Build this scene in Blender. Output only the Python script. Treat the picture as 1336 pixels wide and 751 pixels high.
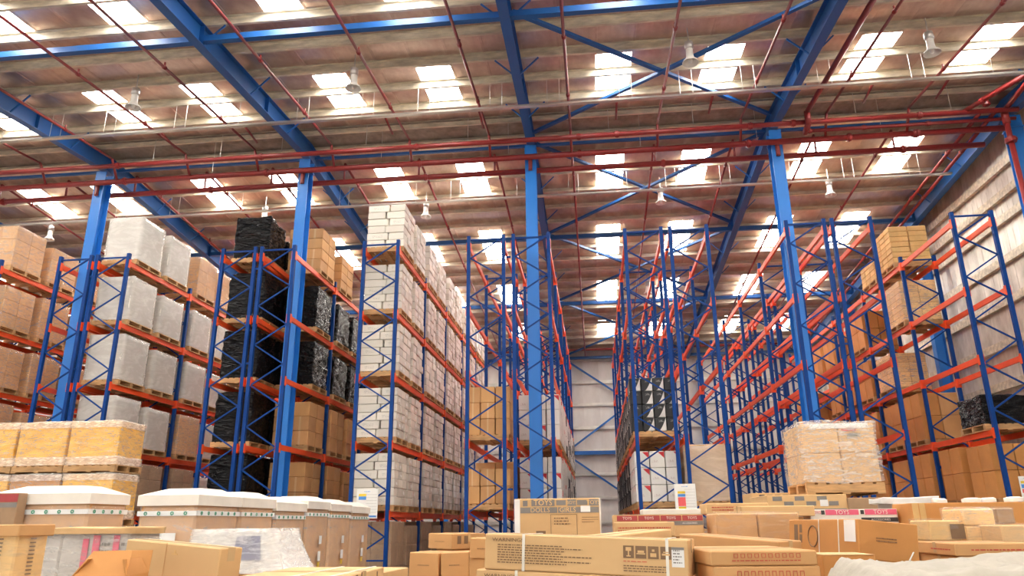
import bpy, math, random
from mathutils import Vector, Matrix, noise
random.seed(7)
for o in list(bpy.data.objects): bpy.data.objects.remove(o)
SC = bpy.context.scene
COL = SC.collection
R = math.radians

# ------------------------------------------------------------------ camera
F_PX, PITCH, YAW, ROLL, CAM_H = 956.92, R(17.763), R(6.166), R(-0.533), 1.5
_fw = Vector((-math.sin(YAW)*math.cos(PITCH), math.cos(YAW)*math.cos(PITCH), math.sin(PITCH)))
_r0 = Vector((math.cos(YAW), math.sin(YAW), 0)); _u0 = _r0.cross(_fw)
_rt = _r0*math.cos(ROLL) + _u0*math.sin(ROLL); _up = _u0*math.cos(ROLL) - _r0*math.sin(ROLL)
cd = bpy.data.cameras.new('camera'); cam = bpy.data.objects.new('camera', cd); COL.objects.link(cam)
cd.sensor_width = 36; cd.lens = F_PX/1336*36; cd.clip_end = 300
m = Matrix((_rt, _up, -_fw)).transposed().to_4x4(); m.translation = (0, 0, CAM_H); cam.matrix_world = m
SC.camera = cam
def at(x, y, Y):                       # a point seen at pixel x, y that stands Y metres down the hall
    d = _fw + _rt*((x-668)/F_PX) - _up*((y-375.5)/F_PX)
    return Vector((0, 0, CAM_H)) + d*(Y/d.y)

# ------------------------------------------------------------------ world, light, exposure
SKY_STRENGTH, SKYLIGHT_STRENGTH = 2.2, 21.0
W = bpy.data.worlds.new('sky'); SC.world = W; W.use_nodes = True
W.node_tree.nodes['Background'].inputs[0].default_value = (1.0, 0.97, 0.92, 1)
W.node_tree.nodes['Background'].inputs[1].default_value = SKY_STRENGTH
pl = bpy.data.lights.new('dock_door_daylight', 'AREA'); pl.shape = 'RECTANGLE'; pl.size = 24; pl.size_y = 5.4
pl.cycles.is_portal = True
po = bpy.data.objects.new('dock_door_daylight', pl); COL.objects.link(po)
po.location = (-2, -6.9, 2.8); po.rotation_euler = (R(90), 0, 0)
SC.view_settings.view_transform = 'Standard'; SC.view_settings.look = 'None'
SC.view_settings.gamma = 1; SC.view_settings.use_curve_mapping = False
SC.view_settings.exposure = 0.0
try:
    SC.cycles.transparent_max_bounces = 12; SC.cycles.max_bounces = 8; SC.cycles.diffuse_bounces = 5
except Exception: pass

# ------------------------------------------------------------------ lettering meshes (made first, while the scene is small)
LETTER = {}
def letter(s):
    if s in LETTER: return LETTER[s]
    c = bpy.data.curves.new('lettering', 'FONT'); c.body = s; c.align_x = 'CENTER'; c.align_y = 'CENTER'; c.extrude = 0.004
    c.resolution_u = 2
    o = bpy.data.objects.new('lettering', c); COL.objects.link(o)
    me = bpy.data.meshes.new_from_object(o.evaluated_get(bpy.context.evaluated_depsgraph_get()))
    bpy.data.objects.remove(o); LETTER[s] = me
    return me
for s in ('TOYS', 'DOLLS', 'GIRLS', 'BOYS', 'WARNING!', 'ACCESSORIES', 'TOYS ACCESSORIES', 'RACK'): letter(s)

# ------------------------------------------------------------------ materials
MATS = {}
def nodes(name):
    mt = bpy.data.materials.new(name); mt.use_nodes = True
    nt = mt.node_tree; b = nt.nodes['Principled BSDF']
    MATS[name] = mt
    return mt, nt, b
def N(nt, t, **kw):
    n = nt.nodes.new(t)
    for k, v in kw.items():
        if k in n.inputs: n.inputs[k].default_value = v
        else: setattr(n, k, v)
    return n
def mathn(nt, op, a, b=None, clamp=False):
    n = nt.nodes.new('ShaderNodeMath'); n.operation = op; n.use_clamp = clamp
    for i, v in enumerate((a, b)):
        if v is None: continue
        if isinstance(v, (int, float)): n.inputs[i].default_value = v
        else: nt.links.new(v, n.inputs[i])
    return n.outputs[0]
def ramp(nt, fac, stops):
    n = nt.nodes.new('ShaderNodeValToRGB'); nt.links.new(fac, n.inputs[0])
    while len(n.color_ramp.elements) < len(stops): n.color_ramp.elements.new(0.5)
    for e, (p, c) in zip(n.color_ramp.elements, stops):
        e.position = p; e.color = (*c, 1) if len(c) == 3 else c
    return n.outputs[0]
def mixc(nt, fac, a, b):
    n = nt.nodes.new('ShaderNodeMix'); n.data_type = 'RGBA'
    if isinstance(fac, (int, float)): n.inputs[0].default_value = fac
    else: nt.links.new(fac, n.inputs[0])
    for i, v in ((6, a), (7, b)):
        if isinstance(v, tuple): n.inputs[i].default_value = (*v, 1)
        else: nt.links.new(v, n.inputs[i])
    return n.outputs[2]
def mat(name, col, rough=.6, metal=0., var=.12, scale=(4, 4, 4), bump=0., bscale=40., rand=0., detail=4, spec=.5):
    mt, nt, b = nodes(name)
    tc = N(nt, 'ShaderNodeTexCoord'); mp = N(nt, 'ShaderNodeMapping'); mp.inputs['Scale'].default_value = scale
    nt.links.new(tc.outputs['Object'], mp.inputs[0])
    nz = N(nt, 'ShaderNodeTexNoise', Scale=1.0, Detail=detail, Roughness=.6); nt.links.new(mp.outputs[0], nz.inputs[0])
    lo = tuple(c*(1-var) for c in col); hi = tuple(min(1, c*(1+var)) for c in col)
    c = ramp(nt, nz.outputs[0], [(.3, lo), (.7, hi)])
    if rand:
        oi = N(nt, 'ShaderNodeObjectInfo'); v = mathn(nt, 'MULTIPLY_ADD', oi.outputs['Random'], rand); v.node.inputs[2].default_value = 1-rand/2
        hs = N(nt, 'ShaderNodeHueSaturation'); nt.links.new(c, hs.inputs['Color']); nt.links.new(v, hs.inputs['Value']); c = hs.outputs[0]
    nt.links.new(c, b.inputs['Base Color'])
    b.inputs['Roughness'].default_value = rough; b.inputs['Metallic'].default_value = metal; b.inputs['Specular IOR Level'].default_value = spec
    if bump:
        n2 = N(nt, 'ShaderNodeTexNoise', Scale=bscale, Detail=3); nt.links.new(tc.outputs['Object'], n2.inputs[0])
        bp = N(nt, 'ShaderNodeBump', Strength=bump, Distance=.02); nt.links.new(n2.outputs[0], bp.inputs['Height']); nt.links.new(bp.outputs[0], b.inputs['Normal'])
    return mt
mat('concrete', (.24, .22, .20), .55, var=.2, scale=(.6, .6, .6), bump=.1, bscale=8)
mat('col_blue', (.02, .20, .66), .38, var=.08, scale=(.5, .5, .5))
mat('rafter_blue', (.012, .10, .34), .42, var=.12, scale=(.5, .5, .5))
mat('rack_blue', (.003, .045, .22), .5, var=.12, spec=.18)
mat('rack_orange', (.88, .09, .015), .42, var=.08, scale=(2, 2, 2))
mat('pipe_red', (.24, .022, .021), .4, var=.15, scale=(3, 3, 3))
mat('pipe_dark_red', (.22, .03, .03), .4, var=.15, scale=(3, 3, 3))
mat('galv', (.62, .60, .55), .38, .7, var=.2, scale=(1.5, 6, 6))
mat('purlin', (.66, .59, .46), .5, .1, var=.3, scale=(2.2, 9, 9), bump=.15, bscale=12)
mat('ridge_dark', (.30, .25, .20), .7, var=.3)
mat('wire', (.6, .58, .55), .4, .6)
mat('lamp_white', (.75, .72, .68), .35)
mat('lamp_metal', (.55, .52, .5), .3, .6)
mat('wood', (.52, .30, .13), .75, var=.3, scale=(3, 20, 20), rand=.25)
mat('card_plain', (.62, .34, .135), .75, var=.06, scale=(3, 3, 3), rand=.16, bump=.05, bscale=14)
mat('card_orange', (.60, .27, .075), .7, var=.06, rand=.14)
mat('card_light', (.70, .45, .21), .75, var=.07, scale=(2, 2, 2), rand=.1, bump=.08, bscale=9)
mat('card_yellow', (.78, .50, .20), .75, var=.1, rand=.2)
mat('card_dark', (.40, .25, .14), .75, var=.12, rand=.15)
mat('card_grey', (.62, .59, .55), .75, var=.08, rand=.1)
mat('card_white', (.80, .76, .70), .65, var=.05, rand=.08)
mat('white_b', (.70, .65, .58), .7, var=.08); mat('white_c', (.62, .56, .48), .7, var=.1)
mat('yellow_goods', (.86, .46, .06), .6, var=.2, scale=(3, 3, 8))
mat('paper', (.86, .85, .82), .6, var=.03)
mat('cream', (.86, .80, .70), .7, var=.05)
mat('ink', (.05, .045, .045), .7)
mat('ink_brown', (.22, .13, .07), .8)
mat('ink_grey', (.25, .23, .21), .8)
mat('ink_red', (.55, .08, .05), .7)
mat('pink', (.80, .13, .22), .6)
mat('band_red', (.42, .06, .06), .6)
mat('sign_yellow', (.85, .6, .05), .5); mat('sign_blue', (.08, .3, .75), .5); mat('sign_red', (.8, .12, .12), .5)
mat('green', (.02, .30, .16), .5)
mat('logo_green', (.20, .24, .19), .7)
mat('strap', (.82, .78, .68), .4)
mat('tape', (.62, .44, .24), .25, var=.05)
mat('cloth', (.44, .40, .33), .75, var=.08, bump=.3, bscale=20)
mat('machine_white', (.80, .79, .77), .4)
mat('machine_blue', (.05, .09, .28), .4)
mat('foam', (.85, .83, .79), .8)
def black_plastic():
    mt, nt, b = nodes('black_film')
    b.inputs['Base Color'].default_value = (.004, .004, .005, 1); b.inputs['Specular IOR Level'].default_value = .28; b.inputs['Roughness'].default_value = .1
    tc = N(nt, 'ShaderNodeTexCoord'); mp = N(nt, 'ShaderNodeMapping'); mp.inputs['Scale'].default_value = (4, 4, 11); nt.links.new(tc.outputs['Object'], mp.inputs[0])
    nz = N(nt, 'ShaderNodeTexNoise', Scale=1., Detail=5, Distortion=1.2); nt.links.new(mp.outputs[0], nz.inputs[0])
    bp = N(nt, 'ShaderNodeBump', Strength=1.0, Distance=.16); nt.links.new(nz.outputs[0], bp.inputs['Height']); nt.links.new(bp.outputs[0], b.inputs['Normal'])
black_plastic()
def film(name, lo, hi, col=(1., .97, .92), rough=.16, sc=(5, 5, 22)):
    mt, nt, b = nodes(name)
    out = nt.nodes['Material Output']
    tc = N(nt, 'ShaderNodeTexCoord'); mp = N(nt, 'ShaderNodeMapping'); mp.inputs['Scale'].default_value = sc; nt.links.new(tc.outputs['Object'], mp.inputs[0])
    nz = N(nt, 'ShaderNodeTexNoise', Scale=1.3, Detail=6, Roughness=.65, Distortion=.8); nt.links.new(mp.outputs[0], nz.inputs[0])
    f = ramp(nt, nz.outputs[0], [(.46, (lo,)*3), (.70, (hi,)*3)])  # denser near-white film streaks, also standing in for highlights on the wrap
    b.inputs['Base Color'].default_value = (*col, 1); b.inputs['Roughness'].default_value = rough; b.inputs['Specular IOR Level'].default_value = .7
    bp = N(nt, 'ShaderNodeBump', Strength=.18, Distance=.03); nt.links.new(nz.outputs[0], bp.inputs['Height']); nt.links.new(bp.outputs[0], b.inputs['Normal'])
    tr = N(nt, 'ShaderNodeBsdfTransparent'); mx = N(nt, 'ShaderNodeMixShader')
    nt.links.new(f, mx.inputs[0]); nt.links.new(tr.outputs[0], mx.inputs[1]); nt.links.new(b.outputs[0], mx.inputs[2]); nt.links.new(mx.outputs[0], out.inputs[0])
film('film', .10, .42)
film('film_heavy', .30, .75)
film('film_light', .04, .22)
film('film_mid', .16, .62)
film('film_silver', .30, .40, sc=(1.2, 1.2, 3))
film('film_body', .16, .34, sc=(1.5, 1.5, 2))
def sheet(name, lo, mid, hi, rough, metal, sc, bmp=.25):
    mt, nt, b = nodes(name)
    tc = N(nt, 'ShaderNodeTexCoord'); mp = N(nt, 'ShaderNodeMapping'); mp.inputs['Scale'].default_value = sc; nt.links.new(tc.outputs['Object'], mp.inputs[0])
    nz = N(nt, 'ShaderNodeTexNoise', Scale=1., Detail=5, Roughness=.6); nt.links.new(mp.outputs[0], nz.inputs[0])
    c = ramp(nt, nz.outputs[0], [(.3, lo), (.5, mid), (.72, hi)])
    oi = N(nt, 'ShaderNodeObjectInfo'); v = mathn(nt, 'MULTIPLY_ADD', oi.outputs['Random'], .14); v.node.inputs[2].default_value = .93
    hs = N(nt, 'ShaderNodeHueSaturation'); nt.links.new(c, hs.inputs['Color']); nt.links.new(v, hs.inputs['Value'])
    nt.links.new(hs.outputs[0], b.inputs['Base Color']); b.inputs['Roughness'].default_value = rough; b.inputs['Metallic'].default_value = metal
    bp = N(nt, 'ShaderNodeBump', Strength=bmp, Distance=.05); nt.links.new(nz.outputs[0], bp.inputs['Height']); nt.links.new(bp.outputs[0], b.inputs['Normal'])
sheet('roof_foil', (.46, .31, .25), (.60, .45, .37), (.80, .68, .57), .30, .7, (1.6, 1.1, 2), .4)  # mottled tones put brownish reflections and highlights of crinkled foil into the colour
sheet('wall_foil', (.42, .37, .32), (.66, .61, .54), (.90, .86, .79), .36, .4, (2., 1.5, .7), .1)
sheet('wall_back', (.52, .47, .44), (.60, .56, .53), (.68, .65, .62), .5, .2, (1., 1., .5))
def skylight():
    mt, nt, b = nodes('skylight')
    b.inputs['Base Color'].default_value = (.9, .9, .88, 1)
    b.inputs['Emission Color'].default_value = (1, .97, .92, 1); b.inputs['Emission Strength'].default_value = SKYLIGHT_STRENGTH
skylight()
def printed(name, base, kind):
    """flat print on a carton: Generated coordinates run 0..1 over each carton"""
    mt, nt, b = nodes(name)
    b.inputs['Roughness'].default_value = .65
    tc = N(nt, 'ShaderNodeTexCoord'); sp = N(nt, 'ShaderNodeSeparateXYZ'); nt.links.new(tc.outputs['Generated'], sp.inputs[0])
    X, Y, Z = sp.outputs
    oi = N(nt, 'ShaderNodeObjectInfo')
    u = mathn(nt, 'ADD', X, Y)
    def band(v, lo, hi): return mathn(nt, 'MULTIPLY', mathn(nt, 'GREATER_THAN', v, lo), mathn(nt, 'LESS_THAN', v, hi))
    mp = N(nt, 'ShaderNodeMapping'); mp.inputs['Scale'].default_value = (44, 44, 6); nt.links.new(tc.outputs['Generated'], mp.inputs[0])
    nz = N(nt, 'ShaderNodeTexNoise', Scale=1., Detail=1); nt.links.new(mp.outputs[0], nz.inputs[0])
    glyph = mathn(nt, 'GREATER_THAN', nz.outputs[0], .56)
    if kind == 'white':
        k = mathn(nt, 'MULTIPLY', glyph, mathn(nt, 'MULTIPLY', band(u, .25, .75), band(Z, .35, .7)))
        k = mathn(nt, 'MULTIPLY', k, mathn(nt, 'MULTIPLY', .55, mathn(nt, 'GREATER_THAN', oi.outputs['Random'], .4)))
        c = mixc(nt, k, base, (.22, .21, .2))
        v = mathn(nt, 'MULTIPLY_ADD', oi.outputs['Random'], .26); v.node.inputs[2].default_value = .85
        hs = N(nt, 'ShaderNodeHueSaturation'); nt.links.new(c, hs.inputs['Color']); nt.links.new(v, hs.inputs['Value']); c = hs.outputs[0]
    elif kind == 'bw':      # black carton with a white wave and grey captions
        wv = mathn(nt, 'SUBTRACT', mathn(nt, 'MULTIPLY', mathn(nt, 'MULTIPLY', u, u), 1.15), .12)
        wave = mathn(nt, 'MULTIPLY', mathn(nt, 'LESS_THAN', Z, wv), mathn(nt, 'GREATER_THAN', oi.outputs['Random'], .35))
        c = mixc(nt, wave, (.03, .03, .032), (.78, .75, .71))
        cap = mathn(nt, 'MULTIPLY', glyph, mathn(nt, 'MULTIPLY', band(u, .3, .75), band(Z, .66, .84)))
        c = mixc(nt, mathn(nt, 'MULTIPLY', cap, .7), c, (.6, .58, .55))
    else:                   # white carton with a red corner and captions
        tri = mathn(nt, 'GREATER_THAN', mathn(nt, 'ADD', mathn(nt, 'MULTIPLY', u, .9), Z), 1.45)
        tri = mathn(nt, 'MULTIPLY', tri, mathn(nt, 'MULTIPLY', band(Z, .55, .95), mathn(nt, 'LESS_THAN', u, 1.0)))
        tri = mathn(nt, 'MULTIPLY', tri, mathn(nt, 'GREATER_THAN', oi.outputs['Random'], .55))
        c = mixc(nt, tri, base, (.62, .03, .04))
        cap = mathn(nt, 'MULTIPLY', glyph, mathn(nt, 'MULTIPLY', band(u, .12, .55), band(Z, .30, .45)))
        c = mixc(nt, mathn(nt, 'MULTIPLY', cap, .6), c, (.3, .1, .1))
    nt.links.new(c, b.inputs['Base Color'])
printed('print_white', (.74, .69, .61), 'white'); printed('print_bw', (0, 0, 0), 'bw'); printed('print_red', (.80, .77, .72), 'red')
def ribbed_card():
    mt, nt, b = nodes('card_taped'); b.inputs['Roughness'].default_value = .7
    tc = N(nt, 'ShaderNodeTexCoord'); sp = N(nt, 'ShaderNodeSeparateXYZ'); nt.links.new(tc.outputs['Generated'], sp.inputs[0])
    d = mathn(nt, 'ABSOLUTE', mathn(nt, 'SUBTRACT', sp.outputs[0], .5)); k = mathn(nt, 'LESS_THAN', d, .055)
    nz = N(nt, 'ShaderNodeTexNoise', Scale=3., Detail=3); nt.links.new(tc.outputs['Object'], nz.inputs[0])
    base = ramp(nt, nz.outputs[0], [(.3, (.56, .29, .11)), (.7, (.64, .35, .15))])
    c = mixc(nt, mathn(nt, 'MULTIPLY', k, .6), base, (.72, .52, .30))
    oi = N(nt, 'ShaderNodeObjectInfo'); v = mathn(nt, 'MULTIPLY_ADD', oi.outputs['Random'], .26); v.node.inputs[2].default_value = .85
    hs = N(nt, 'ShaderNodeHueSaturation'); nt.links.new(c, hs.inputs['Color']); nt.links.new(v, hs.inputs['Value']); nt.links.new(hs.outputs[0], b.inputs['Base Color'])
ribbed_card()

# ------------------------------------------------------------------ mesh helpers
def mesh(name, verts, faces, material=None, smooth=False):
    me = bpy.data.meshes.new(name); me.from_pydata([tuple(v) for v in verts], [], faces); me.update()
    if material: me.materials.append(MATS[material])
    if smooth: me.polygons.foreach_set('use_smooth', [True]*len(me.polygons))
    return me
class MB:
    def __init__(s): s.v = []; s.f = []
    def add(s, v, f):
        n = len(s.v); s.v += [tuple(p) for p in v]; s.f += [tuple(i+n for i in q) for q in f]; return s
    def box(s, x0, x1, y0, y1, z0, z1):
        return s.add([(x0,y0,z0),(x1,y0,z0),(x1,y1,z0),(x0,y1,z0),(x0,y0,z1),(x1,y0,z1),(x1,y1,z1),(x0,y1,z1)],
            [(0,3,2,1),(4,5,6,7),(0,1,5,4),(1,2,6,5),(2,3,7,6),(3,0,4,7)])
    def cham(s, x0, x1, y0, y1, z0, z1, b):
        c = ((x0+x1)/2, (y0+y1)/2, (z0+z1)/2); h = ((x1-x0)/2, (y1-y0)/2, (z1-z0)/2)
        b = min(b, min(h)*.8); ids = {}; v = []
        for sx in (-1,1):
            for sy in (-1,1):
                for sz in (-1,1):
                    for ax in range(3):
                        p = [sx*h[0], sy*h[1], sz*h[2]]
                        for q in range(3):
                            if q != ax: p[q] -= (sx,sy,sz)[q]*b
                        ids[sx,sy,sz,ax] = len(v); v.append((c[0]+p[0], c[1]+p[1], c[2]+p[2]))
        f = []
        S = (-1, 1)
        for ax in range(3):
            a, d = (ax+1) % 3, (ax+2) % 3
            for s0 in S:
                q = []
                for (i, j) in ((-1,-1),(1,-1),(1,1),(-1,1)):
                    k = [0,0,0]; k[ax] = s0; k[a] = i; k[d] = j; q.append(ids[k[0],k[1],k[2],ax])
                f.append(tuple(q) if s0 > 0 else tuple(reversed(q)))
            for i in S:
                for j in S:      # edge along ax between faces a and d
                    k0 = [0,0,0]; k1 = [0,0,0]; k0[ax] = -1; k1[ax] = 1; k0[a] = k1[a] = i; k0[d] = k1[d] = j
                    q = (ids[(*k0, a)], ids[(*k1, a)], ids[(*k1, d)], ids[(*k0, d)])
                    f.append(q if i*j > 0 else tuple(reversed(q)))
        for sx in S:
            for sy in S:
                for sz in S:
                    q = (ids[sx,sy,sz,0], ids[sx,sy,sz,1], ids[sx,sy,sz,2]); f.append(q if sx*sy*sz > 0 else tuple(reversed(q)))
        return s.add(v, f)
    def tube(s, a, b, r, n=8, cap=True):
        a, b = Vector(a), Vector(b); d = (b-a).normalized(); u = d.orthogonal().normalized(); w = d.cross(u); v = []
        for p in (a, b):
            for i in range(n):
                t = 2*math.pi*i/n; v.append(p + (u*math.cos(t) + w*math.sin(t))*r)
        f = [(i, (i+1) % n, n+(i+1) % n, n+i) for i in range(n)]
        if cap: f += [tuple(range(n-1, -1, -1)), tuple(range(n, 2*n))]
        return s.add(v, f)
    def bar(s, a, b, w, h, up=(0,0,1)):
        a, b = Vector(a), Vector(b); d = (b-a).normalized(); sd = d.cross(Vector(up))
        if sd.length < 1e-4: sd = Vector((1,0,0))
        sd.normalize(); u = sd.cross(d); v = []
        for p in (a, b):
            for i, j in ((-1,-1),(1,-1),(1,1),(-1,1)): v.append(p + sd*(i*w/2) + u*(j*h/2))
        return s.add(v, [(0,1,2,3)[::-1],(4,5,6,7),(0,1,5,4),(1,2,6,5),(2,3,7,6),(3,0,4,7)])
    def lathe(s, prof, n=14, c=(0,0,0)):
        v = []
        for r, z in prof:
            for i in range(n): t = 2*math.pi*i/n; v.append((c[0]+r*math.cos(t), c[1]+r*math.sin(t), c[2]+z))
        f = []
        for k in range(len(prof)-1):
            for i in range(n): f.append((k*n+i, k*n+(i+1) % n, (k+1)*n+(i+1) % n, (k+1)*n+i))
        return s.add(v, f)
    def extr(s, prof, a, b, closed=True):       # 2-D profile (list of (x,z)) swept from y=a to y=b
        n = len(prof); v = [(x, a, z) for x, z in prof] + [(x, b, z) for x, z in prof]
        f = [(i, (i+1) % n, n+(i+1) % n, n+i) for i in range(n if closed else n-1)]
        if closed: f += [tuple(range(n-1, -1, -1)), tuple(range(n, 2*n))]
        return s.add(v, f)
    def mesh(s, name, material=None, smooth=False): return mesh(name, s.v, s.f, material, smooth)
def obj(name, me, parent=None, loc=(0,0,0), rot=None, material=None):
    o = bpy.data.objects.new(name, me)
    if parent: o.parent = parent
    o.location = loc
    if rot: o.rotation_euler = rot
    COL.objects.link(o)
    return o
def tag(o, label, cat, group=None):
    o['label'] = label; o['category'] = cat
    if group: o['group'] = group
    return o
def thing(name, label, cat, loc=(0,0,0), rz=0., group=None, rot=None):
    o = obj(name, None, None, loc, rot or (0, 0, rz)); o.empty_display_size = .2
    return tag(o, label, cat, group)
def struct(o): o['kind'] = 'structure'; return o
CACHE = {}
def cached(key, fn):
    if key not in CACHE: CACHE[key] = fn()
    return CACHE[key]
def carton_mesh(w, d, h, m, b=.011):
    return cached(('c', round(w,3), round(d,3), round(h,3), m), lambda: MB().cham(-w/2, w/2, -d/2, d/2, 0, h, b).mesh('carton', m))
ORD = ['first','second','third','fourth','fifth','sixth','seventh','eighth','ninth','tenth','eleventh','twelfth','thirteenth','fourteenth']

# ------------------------------------------------------------------ building
RY, RZ, SL = 17.3, 11.7, .08
XL, XR, YB, YF = -25.86, 10.9, 37.6, -7.0
def roof_z(y): return RZ - SL*abs(y-RY)
COLX = [-19.5, -13.36, -7.47, -1.34, 4.89, 10.6]
D0, BAY, NB = 16.497, 2.978, 5

fl = struct(obj('floor', MB().box(XL-.5, XR+.5, YF-6, YB+.5, -.3, 0).mesh('floor', 'concrete')))

# roof: ribbed foil-backed sheets, translucent sheets, Z purlins
cm = MB()
for s in (-1, 1):
    cm.add([(XL, RY, RZ-.03), (XR, RY, RZ-.03), (XR, RY+s*.5, RZ-.07), (XL, RY+s*.5, RZ-.07), (XL, RY, RZ-.05), (XR, RY, RZ-.05), (XR, RY+s*.5, RZ-.09), (XL, RY+s*.5, RZ-.09)],
           [(0,1,2,3),(4,7,6,5),(3,2,6,7),(0,3,7,4),(1,5,6,2)])
ceil = struct(obj('ceiling', cm.mesh('ceiling', 'ridge_dark')))
SHW = .82
def sheet_mesh(y0, y1, m):
    def mk():
        prof = []; x = 0.
        if m == 'roof_foil': prof = [(.0, -.010), (.05, -.010), (.056, 0.), (.40, .006)]
        for k in range(0 if m == 'roof_foil' else 4):
            prof += [(x, .0), (x+.135, .0), (x+.15, .035), (x+.19, .035)]; x += .205
        prof += [(.835 if m == 'roof_foil' else .82, .0 if m != 'roof_foil' else -.004)]
        n = len(prof)
        top = [(a, b+.006) for a, b in reversed(prof)]
        pr = prof + top; v = []
        for y in (y0, y1): v += [(a, y, roof_z(y)+b) for a, b in pr]
        k = len(pr); f = [(i, (i+1) % k, k+(i+1) % k, k+i) for i in range(k)] + [tuple(range(k-1, -1, -1)), tuple(range(k, 2*k))]
        return mesh('roof_sheet', v, f, m)
    return cached(('s', y0, y1, m), mk)
SKY_K = {-15, -12, -8, -5, 0, 3, 7, 10, -19, -22, -27, -30}
SKY_B = [(18.95, 20.9), (23.5, 25.9), (28.3, 30.8), (33.2, 35.6)]
SKY_F = [(14.15, 15.78), (9.85, 11.75), (5.5, 7.4), (1.2, 3.1), (-3.1, -1.2)]
for k in range(-32, 13):
    x = .38 + SHW*k
    for segs, (lo, hi) in ((SKY_B, (RY, YB)), (SKY_F, (YF, RY))):
        if k in SKY_K:
            cuts = sorted(segs); y = lo
            for a, b in cuts:
                obj('roof_sheet', sheet_mesh(y, a, 'roof_foil'), ceil, (x, 0, 0)); obj('skylight_sheet', sheet_mesh(a, b, 'skylight'), ceil, (x, 0, 0)); y = b
            obj('roof_sheet', sheet_mesh(y, hi, 'roof_foil'), ceil, (x, 0, 0))
        else:
            obj('roof_sheet', sheet_mesh(lo, hi, 'roof_foil'), ceil, (x, 0, 0))
def zsec(sgn):
    t = .006; w = .07; h = .155
    return cached(('z', sgn), lambda: MB().box(XL, XR, -t/2, t/2, -h, 0).box(XL, XR, -w if sgn > 0 else 0, 0 if sgn > 0 else w, -h-t, -h).box(XL, XR, 0 if sgn > 0 else -w, w if sgn > 0 else 0, -t, 0)
        .box(XL, XR, (-w if sgn > 0 else w-t), (-w+t if sgn > 0 else w), -h, -h+.02).mesh('purlin', 'purlin'))
py = [RY-.45-1.03*k for k in range(0, 23)] + [RY+.45+1.03*k for k in range(0, 20)]
for y in py:
    s = -1 if y < RY else 1
    obj('purlin', zsec(s), ceil, (0, y, roof_z(y)-.004), (math.atan(SL)*-s, 0, 0))

# back wall, right wall, left wall, front wall with the open dock door
zb = roof_z(YB)
wb = struct(obj('wall_back', MB().box(XL, XR, YB, YB+.2, 0, .25).mesh('wall_back', 'concrete')))
ws = cached('wbs', lambda: MB().box(0, SHW, 0, .01, .25, zb).box(.0, .03, -.008, 0, .25, zb).box(.27, .31, -.005, 0, .25, zb).box(.54, .58, -.005, 0, .25, zb).mesh('wall_sheet', 'wall_back'))
for k in range(-32, 13): obj('wall_sheet', ws, wb, (.38+SHW*k, YB, 0))
gm = MB().box(XL, XR, -.10, -.02, -.08, .08).mesh('girt', 'galv')
for z in (1.5, 2.64, 3.77, 4.91, 6.04, 7.2, 8.35, 9.5): obj('girt', gm, wb, (0, YB, z))
wr = struct(obj('wall_right', MB().box(XR+.12, XR+.3, YF, YB, 0, .25).mesh('wall_right', 'concrete')))
def wsheet_r(y):
    b = MB(); z0, z1 = roof_z(y)-.02, roof_z(y+SHW)-.02
    def slab(x0, x1, a, c):
        za, zc = roof_z(y+a)-.02, roof_z(y+c)-.02
        b.add([(x0,a,.25),(x1,a,.25),(x1,c,.25),(x0,c,.25),(x0,a,za),(x1,a,za),(x1,c,zc),(x0,c,zc)], [(0,3,2,1),(4,5,6,7),(0,1,5,4),(1,2,6,5),(2,3,7,6),(3,0,4,7)])
    slab(0, .012, 0, SHW)
    for q in (0.0, .27, .54): slab(-.006, 0, q, q+.03)
    return b.mesh('wall_sheet', 'wall_foil')
for k in range(int((YB-YF)/SHW)):
    y = YF + k*SHW
    obj('wall_sheet', wsheet_r(y), wr, (XR+.12, y, 0))
gr = MB().box(-.10, 0, YF, YB, -.09, .09).box(-.1, -.09, YF, YB, .09, .12).mesh('girt', 'purlin')
GIRT_R = (1.7, 2.75, 3.8, 4.85, 5.88, 6.92, 7.95, 8.98, 9.6, 10.32)
for z in GIRT_R: obj('girt', gr, wr, (XR+.1, 0, z))
struct(obj('wall_left', MB().box(XL-.3, XL, YF, YB, 0, 11.8).mesh('wall_left', 'wall_back')))
wf = MB().box(XL, -14, YF-.2, YF, 0, roof_z(YF)).box(10, XR, YF-.2, YF, 0, roof_z(YF)).box(-14, 10, YF-.2, YF, 5.5, roof_z(YF))
struct(obj('wall_front', wf.mesh('wall_front', 'wall_back')))

# ------------------------------------------------------------------ steel frame: columns, rafters, struts, braces
def isec(b, h, tf=.016, tw=.012):       # I profile: flanges along x, web along z, top at 0
    return [(-b/2,-h),(b/2,-h),(b/2,-h+tf),(tw/2,-h+tf),(tw/2,-tf),(b/2,-tf),(b/2,0),(-b/2,0),(-b/2,-tf),(-tw/2,-tf),(-tw/2,-h+tf),(-b/2,-h+tf)]
CT = 10.62
colm = MB()
for x0,x1,y0,y1 in ((-.14,.14,-.17,-.15),(-.14,.14,.15,.17),(-.008,.008,-.15,.15)): colm.box(x0,x1,y0,y1,.02,CT)
colm = colm.mesh('shaft', 'col_blue')
basem = MB().cham(-.22,.22,-.24,.24,0,.022,.004).mesh('base_plate', 'col_blue')
capm = MB().box(-.16,.16,-.2,.2,0,.02).box(-.15,.15,-.16,-.14,.02,.33).box(-.15,.15,.14,.16,.02,.33).mesh('cap_plate', 'col_blue')
COLNAME = ['off the left edge, behind the leftmost rack','at the rack of grey wrapped loads','at the rack of black wrapped loads','in the middle of the picture','at the empty rack right of centre','beside the right wall']
YC = 17.32
for i, x in enumerate(COLX):
    t = thing('steel_column', f'tall blue steel ridge column {COLNAME[i]}', 'column', (x, YC, 0), group='blue columns under the ridge')
    obj('shaft', colm, t); obj('base_plate', basem, t); obj('cap_plate', capm, t, (0,0,CT))
RD = .46
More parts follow.
